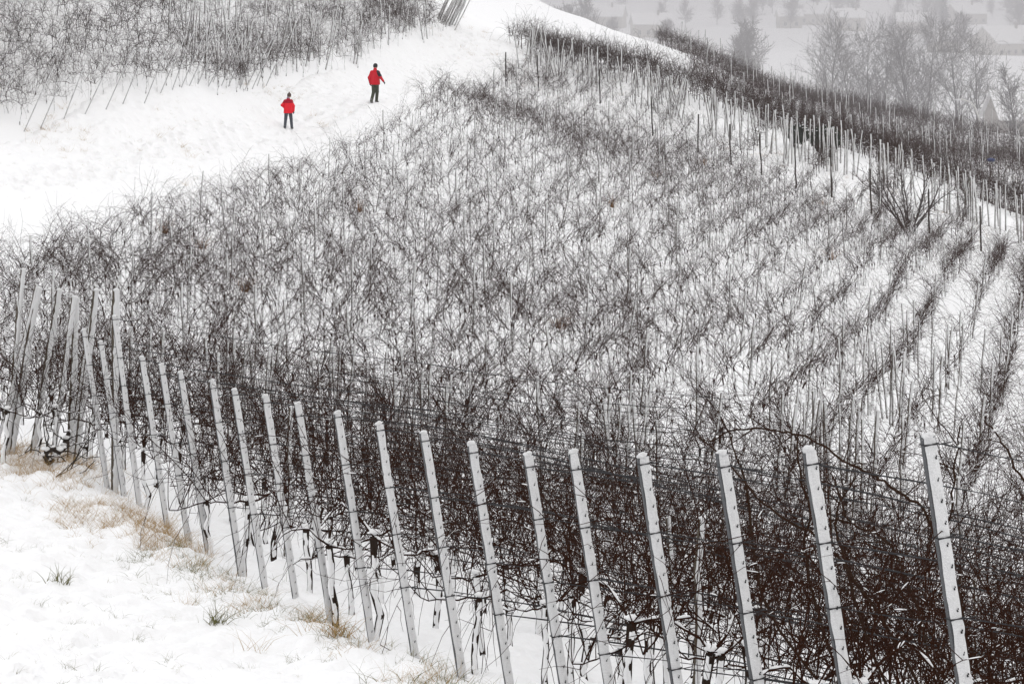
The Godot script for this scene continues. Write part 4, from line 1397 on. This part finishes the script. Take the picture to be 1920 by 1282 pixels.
func tree_meshes(seed_: int, h: float, stems: int, min_r: float) -> Dictionary:
	rng.seed = seed_
	var trunk := MB.new(); var crown := MB.new()
	for s in stems:
		var a := TAU * s / stems + 0.4
		var lean := Vector3(cos(a) * 0.22, 1, sin(a) * 0.15).normalized() if stems > 1 else Vector3(0.02, 1, 0)
		var foot := Vector3(cos(a), 0, sin(a)) * (0.5 if stems > 1 else 0.0)
		var pts := PackedVector3Array(); var r := PackedFloat32Array()
		var p := foot + Vector3(0, -0.4, 0)
		var dir := lean
		var n := 14
		for k in n:
			pts.append(p); r.append(lerpf(0.27, 0.03, pow(k / float(n - 1), 0.8)) * h / 20.0 * (0.8 if stems > 1 else 1.0))
			if k >= 3:
				for z in 3:
					var out := Vector3(rng.randfn(), 0.0, rng.randfn()).normalized()
					var nd := (Vector3.UP * 0.95 + out * rng.randf_range(0.6, 1.05)).normalized()
					var t := k / float(n - 1)
					limb(crown, p, nd, h * (0.36 - 0.20 * t) * rng.randf_range(0.6, 1.2), maxf(r[k] * 0.5, min_r), 2, 0.06, min_r)
			dir = (dir + rv(0.05) + Vector3(0, 0.05, 0)).normalized()
			p += dir * h * 0.88 / n
		trunk.tube(pts, r, 7)
	return {"trunk": trunk.mesh(M.tree), "crown": crown.mesh(M.tree)}

func build_trees():
	var spec := [[48.7, 420.0, 23.5, 1, "leftmost of the tall bare trees in the mist"], [55.2, 424.0, 22.0, 2, "second from left of the tall bare trees in the mist"], [63.6, 418.0, 23.0, 3, "widest of the tall bare trees in the mist, many-stemmed"], [70.4, 422.0, 22.0, 1, "slender bare tree in the mist, second from right of the tall ones"], [73.0, 416.0, 21.0, 1, "rightmost of the tall bare trees in the mist"], [62.5, 322.0, 13.0, 2, "bare tree cut by the right frame edge in front of the house"], [59.3, 428.0, 20.0, 1, "narrow bare tree half hidden between the tall misty trees"]]
	for k in spec.size():
		var s = spec[k]
		var m := tree_meshes(3000 + k, s[2], s[3], 0.022)
		var t := thing("bare_tree", s[4], "tree", at(s[0], s[1]), "tall bare trees in the mist")
		part("trunk", m.trunk, t)
		part("crown", m.crown, t)
	# woods across the valley
	var wood := []
	for k in 3: 
		var m := tree_meshes(3100 + k, 13.0, 1, 0.05)
		wood.append(merged(m))
	var firs := []
	for k in 2:
		rng.seed = 3200 + k
		var mb := MB.new()
		mb.tube(PackedVector3Array([Vector3(0, -0.5, 0), Vector3(0, 14, 0)]), PackedFloat32Array([0.25, 0.04]), 5)
		for q in 22:
			var y := 1.2 + q * 0.57
			var rad := (14.2 - y) * 0.24
			for b in 9:
				var a := rng.randf() * TAU
				var o := Vector3(cos(a), 0, sin(a))
				var tip := Vector3(0, y - 0.35 * rad, 0) + o * rad * rng.randf_range(0.75, 1.1)
				var side := Vector3(-o.z, 0, o.x) * rad * 0.28
				mb.tri(Vector3(0, y + 0.2, 0), tip + side, tip + Vector3(0, -0.3, 0)); mb.tri(Vector3(0, y + 0.2, 0), tip + Vector3(0, -0.3, 0), tip - side)
		firs.append(mb.mesh(M.conifer))
	rng.seed = 97
	var places := [[], [], [], [], []]
	for k in 230:
		var d := sqrt(rng.randf_range(470.0 * 470.0, 1250.0 * 1250.0))
		var x := rng.randf_range(-0.02 * d, 0.23 * d)
		var u := x / d
		if noise.get_noise_2d(x * 0.25, d * 0.12) < -0.05: continue
		# open snow fields
		if d > 620 and d < 770 and u < 0.15 and u > 0.075: continue
		if d < 690 and u > 0.09 or u < 0.09 and rng.randf() < 0.5: continue
		var q := rng.randi() % 3 if rng.randf() < 0.97 else 3 + rng.randi() % 2
		places[q].append(Transform3D(Basis(Vector3.UP, rng.randf() * TAU).scaled(Vector3.ONE * rng.randf_range(0.6, 1.25)), at(x, d)))
	var root := thing("valley_woods", "hazy woods and gardens on the far side of the valley", "woods")
	root.set_meta("kind", "stuff")
	for k in 5: crowd("trees", wood[k] if k < 3 else firs[k - 3], places[k], root)

# ------------------------------------------------------------------ houses
func house(label: String, where: Vector3, turn: float, w: float, l: float, h: float, rise: float, m: Material, floors: int) -> void:
	var t := thing("house", label, "house", where, "houses in the valley")
	t.rotation.y = turn
	var wall := MB.new()
	var a := w * 0.5; var b := l * 0.5
	wall.quad(Vector3(-a, -2, b), Vector3(-a, h, b), Vector3(a, h, b), Vector3(a, -2, b))
	wall.quad(Vector3(a, -2, -b), Vector3(a, h, -b), Vector3(-a, h, -b), Vector3(-a, -2, -b))
	for s in [-1.0, 1.0]:
		var q := [Vector3(s * a, -2, -b * s), Vector3(s * a, h, -b * s), Vector3(s * a, h + rise, 0), Vector3(s * a, h, b * s), Vector3(s * a, -2, b * s)]
		wall.tri(q[4], q[3], q[2]); wall.tri(q[4], q[2], q[1]); wall.tri(q[4], q[1], q[0])
	part("wall", wall.mesh(m), t)
	var roof := MB.new()
	var o := 0.6
	var k := rise / b
	for s in [-1.0, 1.0]:
		var e0 := Vector3(-a - o, h - o * k, s * (b + o)); var e1 := Vector3(a + o, h - o * k, s * (b + o))
		var r0 := Vector3(-a - o, h + rise, 0); var r1 := Vector3(a + o, h + rise, 0)
		var up := Vector3(0, 0.3, 0)
		if s > 0: roof.quad(e0 + up, r0 + up, r1 + up, e1 + up); roof.quad(e1, r1, r0, e0); roof.quad(e0, e0 + up, e1 + up, e1)
		else: roof.quad(e1 + up, r1 + up, r0 + up, e0 + up); roof.quad(e0, r0, r1, e1); roof.quad(e1, e1 + up, e0 + up, e0)
		for z in [[e0, r0], [e1, r1]]: roof.quad(z[0], z[1], z[1] + up, z[0] + up)
	var rf := part("roof", roof.mesh(M.snow), t)
	var ch := MB.new(); ch.box(Vector3(a * 0.4, h + rise + 0.2, b * 0.2), Vector3(0.7, 1.8, 0.7))
	part("chimney", ch.mesh(M.wall_dark), rf)
	var pane := MB.new(); pane.box(Vector3.ZERO, Vector3(1.0, 1.3, 0.06))
	var frame := MB.new()
	for z in [[0.0, 0.72, 1.24, 0.14], [0.0, -0.72, 1.24, 0.14], [0.57, 0.0, 0.12, 1.3], [-0.57, 0.0, 0.12, 1.3], [0.0, 0.0, 0.06, 1.3]]: frame.box(Vector3(z[0], z[1], 0.02), Vector3(z[2], z[3], 0.12))
	var pm := pane.mesh(M.glass); var fm := frame.mesh(M.frame)
	for f in floors:
		var n := int(w / 3.0)
		for q in n:
			var win := part("window", fm, t, Vector3(-a + (q + 0.5) * w / n, 1.6 + f * 2.8, b + 0.03))
			part("pane", pm, win)
		for q in 2:
			var win := part("window", fm, t, Vector3(-a - 0.03, 1.6 + f * 2.8, -b * 0.5 + q * b))
			win.rotation.y = -PI / 2
			part("pane", pm, win)

func build_houses():
	house("house with a snowy roof behind the bare tree at the right edge", at(79.5, 400.0), 0.12, 15.0, 9.0, 7.6, 3.6, M.wall_dark, 2)
	house("small outbuilding with white roof below the right-edge house", at(71.5, 372.0), -0.3, 7.0, 5.0, 3.0, 2.2, M.wall, 1)
	var spec := [[0.185, 830.0, 18.0, "large white-roofed house high in the mist at the right edge"], [0.162, 770.0, 9.0, "white-roofed house in the mist above the rightmost tall tree"], [0.150, 950.0, 10.0, "small white roof in the mist above the many-stemmed tree"], [0.127, 920.0, 10.0, "small white roof in the mist right of the leftmost tall tree"], [0.104, 940.0, 8.0, "small white roof in the mist left of the tall trees"], [0.052, 880.0, 12.0, "faint house in the mist above the snow slope"], [0.112, 1030.0, 14.0, "faintest roof near the top edge, over the tall trees"], [0.17, 1050.0, 14.0, "faint roof near the top right corner"], [0.035, 980.0, 14.0, "faint roof in the mist nearest the white crest"]]
	rng.seed = 99
	for s in spec:
		house(s[3], at(s[0] * s[1], s[1]), rng.randf_range(-0.6, 0.6), s[2], s[2] * 0.7, 4.5, s[2] * 0.27, M.wall, 1)
	# pale arched lamp arm beside the house
	var t := thing("street_lamp", "pale curved lamp post arching over left of the right-edge house", "lamp", at(56.6, 322.0))
	var g: float = t.position.y
	var mb := MB.new()
	mb.tube(smooth_line([Vector3(0, -0.3, 0), Vector3(0, -15.8 - g - 3.5, 0), Vector3(-0.35, -15.8 - g - 1.6, 0), Vector3(-1.0, -15.8 - g - 0.5, 0), Vector3(-2.1, -15.8 - g, 0), Vector3(-2.5, -15.8 - g - 0.02, 0)], 5), tapered(26, 0.13, 0.08, 0.0), 7, true)
	part("pole", mb.mesh(M.frame), t)
	var hd := MB.new(); hd.blob(Vector3(-2.7, -15.85 - g, 0), Vector3(0.45, 0.12, 0.2), 5, 6, 10, 0.0)
	part("lamp_head", hd.mesh(M.rime), t)
